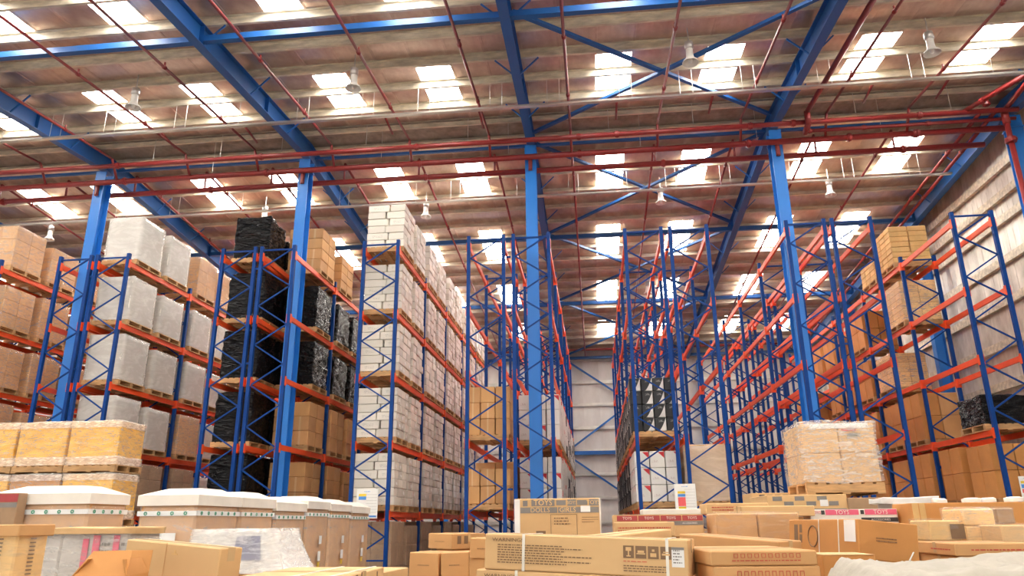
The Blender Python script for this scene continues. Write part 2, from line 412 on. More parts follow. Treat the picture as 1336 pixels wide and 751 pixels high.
def rafter_half(y0, y1, hz0, hz1):
    b = MB(); n0, n1 = isec(.2, hz0), isec(.2, hz1)
    zt = lambda y: roof_z(y)-.215
    v = [(x, y0, z+zt(y0)) for x, z in n0] + [(x, y1, z+zt(y1)) for x, z in n1]; k = len(n0)
    return b.add(v, [(i, (i+1) % k, k+(i+1) % k, k+i) for i in range(k)] + [tuple(range(k-1,-1,-1)), tuple(range(k, 2*k))]).mesh('rafter_beam', 'rafter_blue')
hb = [rafter_half(RY, YB-.1, RD, RD), rafter_half(YF, RY, RD, RD)]
fbm = [MB().bar((.05*s, 0, -.62), (.48*s, 0, -.2), .03, .03, (0,1,0)).mesh('fly_brace', 'rafter_blue') for s in (-1, 1)]
sm = MB().box(-.1, -.006, -.008, .008, -.64, -.24).box(.006, .1, -.008, .008, -.64, -.24).mesh('splice_plate', 'rafter_blue')
for i, x in enumerate(COLX):
    t = thing('roof_rafter', f'blue steel roof rafter over the column {COLNAME[i]}', 'beam', (x, RY, RZ-.7), group='blue rafters under the roof')
    rb_ = [obj('rafter_beam', h, t, (0, -RY, -(RZ-.7))) for h in hb]
    for y in (11.7, 13.77, 15.83, 19.8, 21.87, 24.95, 27.0, 30.1, 33.2):
        for s in ((0,) if i == 5 else (0, 1)): obj('fly_brace', fbm[s], rb_[y < RY], (0, y, roof_z(y)))
    for y in (11.62, 14.6, 23.15, 29.4): obj('splice_plate', sm, rb_[y < RY], (0, y, roof_z(y)))
BAYN = ['between the two leftmost rafters', 'between the grey-load and leftmost columns', 'between the black-load and grey-load columns', 'between the middle and black-load columns', 'between the middle and empty-rack columns', 'between the empty-rack column and right wall']
STR = [(11.65, 'in front of the ridge'), (17.62, 'along the ridge'), (23.15, 'just behind the ridge'), (29.4, 'far behind the ridge'), (37.2, 'at the back eave')]
for y, wh in STR:
    z = roof_z(y) - (.55 if y != 17.62 else .5)
    for i in range(5):
        a, b = COLX[i]+.105, COLX[i+1]-.105
        t = tag(obj('roof_strut', MB().bar((a-(a+b)/2, 0, 0), (b-(a+b)/2, 0, 0), *((.13, .13) if y != 17.62 else (.08, .07))).mesh('roof_strut', 'rafter_blue'), None, ((a+b)/2, y, z)), f'blue square roof strut {wh}, {BAYN[i+1]}', 'strut', 'blue struts between rafters')
for k, (y0, y1) in enumerate(((11.8, 17.0), (17.75, 23.0), (23.3, 29.25), (29.55, 37.0))):
    for j in (0, 1):
        a = (COLX[3]+.12, y0 if j == 0 else y1); b = (COLX[4]-.12, y1 if j == 0 else y0); off = .36+.09*j
        A, B = Vector((a[0], a[1], roof_z(a[1])-off)), Vector((b[0], b[1], roof_z(b[1])-off)); c = (A+B)/2
        tag(obj('roof_brace', MB().bar(A-c, B-c, .09, .07).mesh('roof_brace', 'rafter_blue'), None, c), f'diagonal blue roof brace {"rising" if j else "falling"} to the right, {ORD[k]} crossed panel counted from the camera', 'brace', 'crossed roof braces')
# columns and bracing of the back and right walls
wcm = MB().box(-.1,.1,-.15,-.135,0,1).box(-.1,.1,.135,.15,0,1).box(-.006,.006,-.135,.135,0,1)
def wall_col(x, y, h, rz, lab):
    t = MB().box(-.12,.12,-.16,-.145,0,h).box(-.12,.12,.145,.16,0,h).box(-.006,.006,-.145,.145,0,h).mesh('wall_column', 'col_blue')
    tag(obj('wall_column', t, None, (x, y, 0), (0,0,rz)), lab, 'column', 'wall columns')
for i, x in enumerate(COLX[1:5]): wall_col(x+(.55 if i == 3 else 0), YB-.3, roof_z(YB)-.8, 0, f'blue column on the back wall behind the column {COLNAME[i+1]}')
for k, y in enumerate((9.0, 23.3, 30.3)): wall_col(10.66, y, roof_z(y)-.72, R(90), f'blue column against the right wall, {ORD[k]} from the camera')
for k, (z0, z1) in enumerate(((9.5, 5.2), (7.1+.9, 3.6), (4.6, 1.0))):
    pass
for k, (A, B, w) in enumerate((((-1.2, 9.45), (4.7, 5.3), 'top'), ((-1.2, 4.97), (4.7, 9.15), 'middle'), ((-1.2, 4.6), (4.7, .5), 'bottom'))):
    c = Vector(((A[0]+B[0])/2, YB-.22, (A[1]+B[1])/2)); d = Vector((B[0]-A[0], 0, B[1]-A[1]))/2
    tag(obj('wall_brace', MB().bar(-d, d, .09, .07, (0,1,0)).mesh('wall_brace', 'rafter_blue'), None, c), f'blue diagonal brace on the back wall in the centre aisle, {w} one', 'brace', 'back wall braces')
tag(obj('wall_strut', MB().box(-2.9, 2.9, -.06, .06, -.09, .09).mesh('wall_strut', 'rafter_blue'), None, (1.75, YB-.2, 4.79)), 'blue horizontal strut on the back wall at the end of the centre aisle', 'strut')

# ------------------------------------------------------------------ sprinkler pipes
def pipe_x(name, x0, x1, y, z, r, m, label, couplings, extra=None):
    t = thing(name, label, 'pipe', ((x0+x1)/2, y, z), group='red sprinkler mains'); c = (x0+x1)/2
    obj('pipe', MB().tube((x0-c,0,0), (x1-c,0,0), r, 10).mesh('pipe', m, True), t)
    cm_ = cached(('coup', r, m), lambda: MB().tube((-.05,0,0), (.05,0,0), r*1.3, 10).tube((-.012,0,0), (.012,0,0), r*1.5, 10).mesh('coupling', m))
    for x in couplings: obj('coupling', cm_, t, (x-c, 0, 0))
    return t
BR = [-16.9, -14.8, -12.7, -10.6, -8.65, -6.55, -4.45, -2.36, -.26, 1.92, 3.97, 6.02, 7.95]
cps = [x+.2 for x in BR]
p1 = pipe_x('sprinkler_main', XL+.5, 10.4, 16.62, 10.80, .062, 'pipe_red', 'red sprinkler main, topmost of the three long horizontal pipes', [.9, 5.2] + cps[::2])
p2 = pipe_x('sprinkler_main', XL+.5, 10.25, 17.02, 10.53, .075, 'pipe_red', 'red sprinkler main bracketed to the column fronts, middle of three long pipes', cps[::2] + [6.6, 8.2])
p3 = pipe_x('sprinkler_main', XL+.5, 10.1, 17.75, 10.49, .072, 'pipe_red', 'red sprinkler main passing behind the columns, lowest of three long pipes', cps[::3])
p4 = pipe_x('sprinkler_main', 5.5, 10.4, 16.8, 10.66, .045, 'pipe_red', 'short red feed pipe between the upper mains at right', [5.62, 6.9, 8.4])
p5 = pipe_x('sprinkler_main', XL+.5, 10.4, 36.6, 9.84, .05, 'pipe_red', 'red sprinkler pipe along the back wall under the eave', [])
bkm = MB().box(-.05,.05,-.02,.02,-.32,.05).box(-.03,.03,-.05,-.02,-.3,0).mesh('bracket', 'pipe_dark_red')
for x in COLX[1:5]: obj('bracket', bkm, p2, (x-(XL+.5+10.25)/2, .09, -.02))
hm = cached('hang', lambda: MB().tube((0,0,0), (0,0,1), .006, 5).mesh('hanger', 'wire'))
for t, y, z, xs in ((p1, 16.62, 10.86, [-11.5,-9.6,-7.9,-5.6,-2.9,.7,2.8,6.7,8.9]), (p2, 17.02, 10.6, [-10,-5.3,-1.9,1.5,4.4,7.4])):
    for x in xs:
        o = obj('hanger', hm, t, (x-t.location.x, 0, .06)); o.scale = (1, 1, roof_z(y)-.1-z)
for i, x in enumerate(BR):
    for fb, (ya, yb) in enumerate(((YF+1, 16.62), (17.75, 36.6))):
        za, zb_ = roof_z(ya)-.62, roof_z(yb)-.62
        t = thing('sprinkler_branch', f'thin red sprinkler branch pipe {"before" if fb == 0 else "behind"} the ridge, {ORD[i]} from the left', 'pipe', (x, (ya+yb)/2, (za+zb_)/2), group='red sprinkler branches under the roof')
        c = t.location
        obj('pipe', MB().tube((0, ya-c.y, za-c.z), (0, yb-c.y, zb_-c.z), .032, 8).mesh('pipe', 'pipe_red' if fb == 0 else 'pipe_dark_red', True), t)
        cpm = cached(('bc', fb), lambda: MB().tube((0,-.035,0), (0,.035,0), .046, 8).tube((0,0,.03), (0,0,.12), .02, 6).mesh('sprinkler_head', 'pipe_red' if fb == 0 else 'pipe_dark_red'))
        y = (10.0 if fb == 0 else 19.0)
        while y < (16 if fb == 0 else 36):
            obj('sprinkler_head', cpm, t, (0, y-c.y, roof_z(y)-.62-c.z)); y += 2.4 if fb == 0 else 3.
        if fb == 0: obj('riser', MB().tube((0, 16.62-c.y, 11.03-c.z), (0, 16.95-c.y, 10.55-c.z), .034, 8).mesh('riser', 'pipe_red', True), t)
        else: obj('riser', MB().tube((0, 17.75-c.y, roof_z(17.75)-.62-c.z), (0, 17.75-c.y, 10.5-c.z), .03, 8).mesh('riser', 'pipe_dark_red', True), t)
# stubs at the ridge, fat feed pipe and the pair along the right wall
for i, x in enumerate((-13.4, -10.9, -8.6, -4.9, -2.5, 0.9, 3.2, 6.9, 8.6)):
    tag(obj('sprinkler_stub', MB().tube((0,-.5,.05), (0,.3,-.03), .03, 8).mesh('sprinkler_stub', 'pipe_dark_red', True), None, (x, 16.3, 11.25)), f'short dark red pipe stub under the ridge, {ORD[i]} from the left', 'pipe', 'pipe stubs at the ridge')
t = thing('feed_pipe', 'thick red feed pipe running overhead to an elbow beside the empty rack column', 'pipe', (5.52, 10, 10.7))
obj('pipe', MB().tube((0,-10, -.75+.0), (0,6.5,.31), .06, 10).mesh('pipe', 'pipe_red', True), t)
obj('elbow', MB().tube((0,6.5,.33), (0,6.5,-.02), .075, 10).tube((0,6.5,-.0), (0,6.85,-.06), .07, 10).mesh('elbow', 'pipe_red', True), t)
for i, x in enumerate((9.85, 10.2)):
    t = thing('sprinkler_branch', f'red pipe running back along the right wall, {"left" if i == 0 else "right"} one of the pair', 'pipe', (x, 27, roof_z(27)-.62), group='pipes along the right wall')
    obj('pipe', MB().tube((0, 17.2-27, roof_z(17.2)-roof_z(27)), (0, 36.5-27, roof_z(36.5)-roof_z(27)), .045, 8).mesh('pipe', 'pipe_red', True), t)
    for y in (19, 21.5, 24, 28): obj('coupling', cached('wc', lambda: MB().tube((0,-.04,0), (0,.04,0), .062, 8).mesh('coupling', 'pipe_red')), t, (0, y-27, roof_z(y)-roof_z(27)))
t = thing('pipe_riser', 'red vertical riser pipe with elbows at the right wall column', 'pipe', (10.15, 16.75, 0))
obj('pipe', MB().tube((0,0,0), (0,0,10.5), .06, 10).mesh('pipe', 'pipe_red', True), t)
obj('elbow', MB().tube((0,0,10.5), (.0,.0,10.9), .085, 10).tube((0,0,10.85), (-.05,-1.6,10.95), .06, 10).mesh('elbow', 'pipe_red', True), t)
obj('valve', MB().lathe([(.0,10.0),(.12,10.0),(.14,10.06),(.12,10.12),(.0,10.12)], 10).mesh('valve', 'pipe_red'), t)
t = thing('pipe_loop', 'red looped pipes with elbows under the roof at the top right', 'pipe', (9.7, 16.2, 10.9))
obj('pipe', MB().tube((-.5,.45,-.05), (.9,-2.2,.05), .055, 10).tube((-.05,.3,-.03), (-.05,.3,.22), .06, 10).tube((-.05,.3,.2), (.9,-1.4,.25), .055, 10).mesh('pipe', 'pipe_red', True), t)
obj('coupling', MB().tube((-.05,.3,-.01), (-.05,.3,.05), .085, 10).tube((-.3,.07,-.04), (-.26,0,-.035), .08, 10).mesh('coupling', 'pipe_red'), t)

# ------------------------------------------------------------------ cable trays and high bay lamps
for y, z, lab in ((14.75, 10.60, 'thin galvanised cable tray hung across the hall in front of the ridge'), (19.7, 10.62, 'thin galvanised cable tray hung across the hall behind the ridge')):
    t = thing('cable_tray', lab, 'cable tray', (-4, y, z), group='cable trays')
    obj('tray', MB().box(XL+4.5, 14.2, -.05, .05, 0, .008).box(XL+4.5, 14.2, -.05, -.042, .008, .05).box(XL+4.5, 14.2, .042, .05, .008, .05).mesh('tray', 'galv'), t)
    x = -14.6
    while x < 10:
        for dx in (0, .28):
            o = obj('hanger', hm, t, (x+dx+4, .0, .01)); o.scale = (1, 1, roof_z(y)-.22-z)
        x += random.uniform(1.3, 2.1)
lmesh = [MB().lathe([(.03,.0),(.085,-.02),(.09,-.16),(.07,-.18),(.0,-.18)], 12).mesh('ballast', 'lamp_metal', True),
         MB().lathe([(.07,-.18),(.075,-.34),(.09,-.40),(.15,-.46),(.165,-.50),(.155,-.50),(.14,-.465),(.08,-.41),(.06,-.34),(.0,-.33)], 16).mesh('reflector', 'lamp_white', True),
         MB().tube((0,0,0),(0,0,.34),.012,6).mesh('hook', 'lamp_metal')]
bulbm = MB().lathe([(0,-.36),(.035,-.37),(.05,-.43),(.035,-.49),(0,-.5)], 10).mesh('bulb', 'paper', True)
for i, (x, y) in enumerate(((-9.8,13.2),(-4.75,13.05),(2.25,13.0),(7.0,13.3),(-17.3,20.4),(-9.8,19.9),(-4.8,20.2),(2.25,20.1),(7.07,20.2),(2.3,27.3))):
    t = thing('high_bay_lamp', f'unlit bell-shaped high bay lamp {"before" if y < 17 else "behind"} the ridge, {ORD[i if i < 4 else i-4]} from left', 'lamp', (x, y, roof_z(y)-.58), group='high bay lamps')
    pp_ = [obj(n, mm, t) for n, mm in zip(('ballast','reflector','hook'), lmesh)]; obj('bulb', bulbm, pp_[1])

# ------------------------------------------------------------------ pallet racks
LV = [0., 1.71, 3.22, 4.77, 6.30, 7.92]; RT = 8.18; FW = .85
upm = MB()
for x0,x1,y0,y1 in ((-.04,.04,-.045,-.041),(-.04,-.036,-.041,.04),(.036,.04,-.041,.04),(-.04,-.022,.036,.04),(.022,.04,.036,.04)): upm.box(x0,x1,y0,y1,.01,RT)
upm = upm.mesh('upright', 'rack_blue')
ftm = MB().cham(-.075,.075,-.065,.065,0,.012,.003).mesh('foot_plate', 'rack_blue')
hbm = MB().box(.045, FW-.045, -.018, .018, -.018, .018).mesh('brace', 'rack_blue')
dgm = [MB().bar((.045,0,0), (FW-.045,0,.49), .032, .03, (0,1,0)).mesh('brace', 'rack_blue'), MB().bar((FW-.045,0,0), (.045,0,.49), .032, .03, (0,1,0)).mesh('brace', 'rack_blue')]
bm_ = MB().box(-.026, .026, .05, BAY-.05, -.06, .06).box(-.03, .03, .046, .056, -.13, .09).box(-.03, .03, BAY-.056, BAY-.046, -.13, .09).box(-.05, -.026, .0, .05, -.13, .09).box(.026, .05, .0, .05, -.13, .09)
bm_ = MB().box(-.026, .026, .048, BAY-.048, -.06, .06).box(-.05, .05, .046, .05, -.13, .09).box(-.05, .05, BAY-.05, BAY-.046, -.13, .09).box(-.054,-.047,-.04,.05,-.13,.09).box(.047,.054,-.04,.05,-.13,.09).mesh('beam', 'rack_orange')
tiem = MB().box(.045, .125, -.02, .02, -.02, .02).mesh('row_tie', 'rack_blue')
RACKS = {   # left x of each row, the words that single the rack out
 'R0': ((-17.08, -16.06), 'leftmost rack'), 'R1': ((-13.53, -12.51), 'grey-load rack'), 'R2': ((-9.11, -8.09), 'black-load rack'), 'R3': ((-5.44,), 'white-carton rack'),
 'R4': ((-2.83, -1.74), 'column rack'), 'R5': ((.94, 2.0), 'aisle rack'), 'R6': ((4.67, 5.70), 'empty rack'), 'R7': ((8.34,), 'wall rack')}
RLAB = {'R0': 'blue and orange pallet rack of brown wrapped loads at the left edge', 'R1': 'blue and orange pallet rack holding grey wrapped loads at left', 'R2': 'blue and orange pallet rack holding black wrapped loads',
 'R3': 'blue and orange single pallet rack filled with white cartons', 'R4': 'tall blue pallet rack around the middle column, mostly empty above', 'R5': 'tall blue pallet rack holding black and white cartons right of the centre aisle',
 'R6': 'tall empty blue and orange pallet rack around the right-hand column', 'R7': 'blue and orange pallet rack against the right wall'}
for rk, (rows, _) in RACKS.items():
    x0 = rows[0]
    t = thing('pallet_rack', RLAB[rk], 'rack', (x0, D0, 0), group='pallet racks')
    for ri, rx in enumerate(rows):
        dx = rx-x0
        for b in range(NB+1):
            y = b*BAY
            for px in (0, FW):
                u_ = obj('upright', upm, t, (dx+px, y, 0)); obj('foot_plate', ftm, u_)
            for z in (.35, .75, RT-.1): obj('brace', hbm, t, (dx, y, z))
            z = .75; j = 0
            while z+.49 < RT-.05:
                obj('brace', dgm[j % 2], t, (dx, y, z)); z += .49; j += 1
            if len(rows) == 2 and ri == 0:
                for z in (2.2, 5.2, 7.6):
                    o = obj('row_tie', tiem, t, (dx+FW, y, z)); o.scale = ((rows[1]-rows[0]-FW)/.17, 1, 1)
            if b < NB:
                for z in LV[1:]:
                    for px in (0, FW): obj('beam', bm_, t, (dx+px, y, z))

# ------------------------------------------------------------------ pallets, cartons, wrapped loads
PW, PD, PH = .98, 1.12, .14
def pallet_parts(w, d, full):
    def top(): return [(-w/2+ (w-.1)*i/6, -w/2+(w-.1)*i/6+.1) for i in range(7)]
    key = ('pal', round(w,2), round(d,2))
    brd = cached(key+('b',), lambda: MB().box(0,.1,-d/2,d/2,0,.02).mesh('deck_board', 'wood'))
    stg = cached(key+('s',), lambda: MB().box(-w/2,w/2,-.045,.045,.02,.12).mesh('stringer', 'wood'))
    bot = cached(key+('t',), lambda: MB().box(0,.1,-d/2,d/2,0,.02).mesh('base_board', 'wood'))
    def whole():
        b = MB()
        for a, c in top(): b.box(a,c,-d/2,d/2,.12,.14)
        for y in (-d/2+.045, 0, d/2-.045): b.box(-w/2,w/2,y-.045,y+.045,.02,.12)
        for i in (0,3,6): a, c = top()[i]; b.box(a,c,-d/2,d/2,0,.02)
        return b.mesh('pallet', 'wood')
    wh = cached(key+('w',), whole)
    return brd, stg, bot, wh, top()
def pallet(loc, w, d, label, full=True, parent=None, rz=0.):
    brd, stg, bot, wh, tp = pallet_parts(w, d, full)
    if parent is not None: return obj('pallet', wh, parent, loc)
    if not full: return tag(obj('wooden_pallet', wh, None, loc, (0,0,rz)), label, 'pallet', 'wooden pallets')
    t = thing('wooden_pallet', label, 'pallet', loc, rz, 'wooden pallets')
    for a, c in tp: obj('deck_board', brd, t, (a, 0, .12))
    for y in (-d/2+.045, 0, d/2-.045): obj('stringer', stg, t, (0, y, 0))
    for i in (0,3,6): obj('base_board', bot, t, (tp[i][0], 0, 0))
    return t
def film_mesh(w, d, h, m, amp=.012, seed=0, n=8, grow=.012, taper=0.):
    def mk():
        v = []; f = []; idx = {}
        W2, D2, H2 = w/2+grow, d/2+grow, h+grow
        def pt(i, j, k):
            key = (i, j, k)
            if key not in idx:
                x, y, z = -W2+2*W2*i/n, -D2+2*D2*j/n, H2*k/n
                s = 1-taper*(k/n); x *= s; y *= s
                ed = sum((i in (0,n), j in (0,n), k in (n,)))
                q = noise.noise_vector(Vector((x*3+seed, y*3, z*5)))
                if m == 'black_film': q = q + noise.noise_vector(Vector((x*7+seed, y*7, z*22)))*.55
                p = Vector((x, y, z)) + Vector(q)*amp
                if ed >= 2: p = p + (Vector((0,0,H2/2))-p).normalized()*.018
                idx[key] = len(v); v.append(p)
            return idx[key]
        for a in range(n):
            for b in range(n):
                f += [(pt(a,0,b), pt(a+1,0,b), pt(a+1,0,b+1), pt(a,0,b+1)), (pt(a+1,n,b), pt(a,n,b), pt(a,n,b+1), pt(a+1,n,b+1)),
                      (pt(0,a+1,b), pt(0,a,b), pt(0,a,b+1), pt(0,a+1,b+1)), (pt(n,a,b), pt(n,a+1,b), pt(n,a+1,b+1), pt(n,a,b+1)),
                      (pt(a,b,n), pt(a+1,b,n), pt(a+1,b+1,n), pt(a,b+1,n))]
        return mesh('wrap_film', v, f, m, True)
    return cached(('film', round(w,3), round(d,3), round(h,3), m, amp, seed, taper), mk)
def wrapped(loc, w, d, h, grid, cm_, fm, label, group, rz=0., name='wrapped_pallet_load', amp=.012, seed=0, pal=True, grow=.012):
    t = thing(name, label, 'pallet load', loc, rz, group); z0 = PH if pal else 0
    if pal: pallet((0,0,0), w+.04, d+.04, '', parent=t)
    nx, ny, nz = grid
    cmsh = carton_mesh(w/nx-.006, d/ny-.006, h/nz-.003, cm_)
    for i in range(nx):
        for j in range(ny):
            for k in range(nz):
                if 0 < i < nx-1 and 0 < j < ny-1: continue
                obj('carton', cmsh, t, (-w/2+w/nx*(i+.5), -d/2+d/ny*(j+.5), z0+h/nz*k))
    obj('wrap_film', film_mesh(w, d, h, fm, amp, seed, grow=grow), t, (0,0,z0))
    return t
def black_load(loc, w, d, h, label, seed):
    t = thing('wrapped_pallet_load', label, 'pallet load', loc, 0, 'black wrapped loads')
    pallet((0,0,0), w, d, '', parent=t)
    obj('black_wrap', film_mesh(w-.04, d-.04, h, 'black_film', .035, seed, n=22, grow=0), t, (0,0,PH))
    return t
LEVN = ['floor level', 'first beam', 'second beam', 'third beam', 'fourth beam', 'top beam']
BAYNM = ['front bay', 'second bay', 'third bay', 'fourth bay', 'last bay']
def slot(bay, s, sh=0.): return D0 + bay*BAY + (.16 if s == 0 else 1.53) + PD/2 + .08 + sh
def lz(l): return LV[l] + (.062 if l else .002)
def where(rk, ri, bay, s, l):
    side = '' if len(RACKS[rk][0]) == 1 else ('left ' if ri == 0 else 'right ')
    return f'{"near" if s == 0 else "far"} {BAYNM[bay]}, {LEVN[l]}, {side}{RACKS[rk][1]}'
CART = {}       # kind -> carton records, built later so that the nearest 290 are individuals
def loose(rk, ri, bay, s, l, kind, size, n, sh=0., jit=.006, full=None, w=None):
    x = RACKS[rk][0][ri] + FW/2; y = slot(bay, s, sh); z = lz(l)
    wh = where(rk, ri, bay, s, l)
    pallet((x, y, z), PW, PD, f'wooden pallet, {wh}', full if full is not None else bay < 2)
    cx, cy, cz = size; nx, ny, nz = n
    rng = random.Random(hash((rk, ri, bay, s, l)) & 0xffff if False else bay*131+s*17+l*7+ri*3+int(rk[1])*1009)
    for k in range(nz):
        alt = (k % 2)*.08 if kind == 'white' else 0
        for i in range(nx):
            for j in range(ny):
                wx = cx
                px = -nx*cx/2 + cx*(i+.5)
                if kind == 'white':
                    wa = cx*(1+(.16 if (k % 2) else -.02)); wb_ = 2*cx-wa; wx = wa if i == 0 else wb_; px = -cx + wa/2 if i == 0 else cx - wb_/2
                ox = oy = 0
                if kind == 'white':
                    if i == nx-1: ox = rng.uniform(0, .035)
                    if j == 0: oy = -rng.uniform(0, .012)
                CART.setdefault(kind, []).append(dict(p=(x+px+ox+rng.uniform(-jit,jit), oy+y-ny*cy/2+cy*(j+.5)+rng.uniform(-jit,jit), z+PH+cz*k), s=(wx-(.011 if kind == 'white' else .018), cy-.018, cz-.007), key=(rk,ri,bay,s,l,i,j,k),
                    n=n, rz=rng.uniform(-.006,.006), dist=math.dist((x, y, z), (0,0,1.5)) , vis=((j == 0 and bay == 0 and (s == 0 or (ri == 1 and rk in ('R2','R4')))) or (i == nx-1 if x < 0 else i == 0)) and not (l == 0 and rk != 'R7'), wh=wh))
def brown(rk, ri, bay, s, l, n=(2,2,3), h=1.05, sh=0., jit=.006):
    loose(rk, ri, bay, s, l, 'brown', (.96/n[0], 1.06/n[1], h/n[2]), n, sh, jit)
gsd = [0]
def wrapl(rk, ri, bay, s, l, style, h=1.12, sh=0.):
    x = RACKS[rk][0][ri] + FW/2; y = slot(bay, s, sh); gsd[0] += 1; wh = where(rk, ri, bay, s, l)
    if style == 'black': return black_load((x, y, lz(l)), .98, 1.1, h, f'black wrapped load, {wh}', gsd[0] % 4)
    col, cmt, fm, grid = {'silver': ('grey-white', 'card_grey', 'film_silver', (2,2,4)), 'brown': ('brown', 'card_plain', 'film', (2,2,3)), 'dark': ('dark brown', 'card_dark', 'film_light', (2,2,3)),
        'yellow': ('yellowish carton', 'card_yellow', 'film', (2,3,7)), 'bags': ('pale', 'card_light', 'film_silver', (2,2,5))}[style]
    wrapped((x, y, lz(l)), .94, 1.08, h, grid, cmt, fm, f'{col} wrapped load, {wh}', f'{col} wrapped loads on racks', amp=.014, seed=gsd[0] % 3)
# leftmost rack
for l in (1,2,3,4,5):
    for b in (0,1):
        for s in (0,1): wrapl('R0', 1, b, s, l, 'brown', 1.02 + .06*((l+s) % 3))
# grey-load rack
for l in (2,3,4,5):
    for s in (0,1): wrapl('R1', 1, 0, s, l, 'silver', 1.2 if l == 5 else (1.16 if s == 0 else 1.06))
wrapl('R1',1,1,0,5,'brown',1.15); wrapl('R1',1,1,1,5,'brown',1.1); wrapl('R1',1,1,0,4,'silver',1.1); wrapl('R1',1,1,1,4,'silver',1.08)
wrapl('R1',1,1,0,3,'silver',1.08); wrapl('R1',1,1,1,3,'silver',1.0); wrapl('R1',1,1,0,2,'brown',1.1); wrapl('R1',1,1,1,2,'silver',1.0)
wrapl('R1',1,0,0,1,'brown'); wrapl('R1',1,0,1,1,'dark'); wrapl('R1',1,1,0,1,'dark'); wrapl('R1',1,1,1,1,'silver',.95)
for l in (2,3,4,5): wrapl('R1',0,0,1,l,'brown',.95); wrapl('R1',1,2,0,l,'brown',1.0)
for l in (3,4): wrapl('R1',0,1,0,l,'brown',.9)
# black-load rack
for l in (0,1,2,3,4,5):
    for s in (0,1): wrapl('R2',0,0,s,l,'black', 1.2 if l != 5 else (1.15 if s == 0 else .9), .28 if s == 0 else .1)
brown('R2',1,0,1,5,(2,2,4),1.2); loose('R2',1,1,0,5,'brown',(.5,.53,.24),(2,2,4))
for l in (3,4):
    wrapl('R2',1,0,1,l,'black',1.15)
    for b in (1,2):
        for s in (0,1): wrapl('R2',1,b,s,l,'black',1.1)
for l in (1,2):
    brown('R2',1,0,1,l,(2,2,3),1.1)
    for b in (1,2):
        for s in (0,1): brown('R2',1,b,s,l,(2,2,3),1.05 if s else 1.12)
# white-carton rack
for b in range(NB):
    for s in (0,1):
        for l in (1,2,3,4,5):
            nz = 6 if l < 5 else (6 if b < 3 else 5)
            loose('R3',0,b,s,l,'white',(.47,.36,.192),(2,3,nz),jit=.006)
        if b < 4: wrapl('R3',0,b,s,0,'dark',1.42 - .1*s)
# middle-column rack
loose('R4',0,0,0,2,'brown',(.345,.5,.37),(3,2,3)); loose('R4',0,0,0,1,'brown',(.345,.5,.38),(3,2,2)); loose('R4',0,0,0,0,'brown',(.345,.5,.36),(3,2,3)); loose('R4',0,0,1,1,'brown',(.5,.5,.5),(2,2,2)); loose('R4',0,1,0,1,'brown',(.5,.5,.38),(2,2,3))
loose('R4',1,0,1,2,'red',(.34,.37,.37),(3,3,3)); loose('R4',1,0,1,1,'red',(.34,.37,.37),(3,3,3)); loose('R4',1,0,1,0,'red',(.34,.37,.37),(3,3,3))
for b in (1,2,3,4):
    for s in (0,1):
        for l in (0,1,2): loose('R4',1,b,s,l,'bw' if b > 1 or l == 0 else 'red',(.34,.37,.3),(3,3,4))
# centre-aisle rack
for b in range(NB):
    for s in (0,1):
        loose('R5',0,b,s,2,'bw',(.26,.28,.3),(4,4,4) if b == 0 and s == 0 else (4,4,3)) if b == 0 else loose('R5',0,b,s,2,'bw',(.34,.37,.36),(3,3,3))
        loose('R5',0,b,s,1,'red' if b == 0 else 'bw',(.34,.37,.36),(3,3,3))
        loose('R5',0,b,s,0,'bw',(.34,.37,.36),(3,3,3))
wrapl('R5',1,0,0,1,'bags',1.2); wrapl('R5',1,0,1,1,'bags',1.0); wrapl('R5',1,1,1,1,'bags',1.0); wrapl('R5',1,0,0,0,'brown',1.2); wrapl('R5',1,3,0,2,'bags',.7)
# right-wall rack
wrapl('R7',0,0,0,2,'black',.62)
loose('R7',0,1,0,5,'yellow',(.5,.36,.15),(2,3,7)); loose('R7',0,1,1,5,'yellow',(.5,.36,.15),(2,3,4)); wrapl('R7',0,1,0,4,'yellow',1.1); wrapl('R7',0,1,1,3,'yellow',.95)
for l in (1,2):
    for b in range(0,5):
        for s in (0,1):
            if l == 2 and b == 0: continue
            brown('R7',0,b,s,l,(2,2,2),1.1+.06*((b+s) % 2), jit=.006)
for b, s, l in ((2,0,4),(2,1,3),(3,0,3),(3,1,4),(4,0,3),(4,1,3),(2,0,3),(3,0,4)): brown('R7',0,b,s,l,(2,2,2),1.1)
for b in (0,1,2):
    for s in (0,1): brown('R7',0,b,s,0,(2,2,2),1.1)

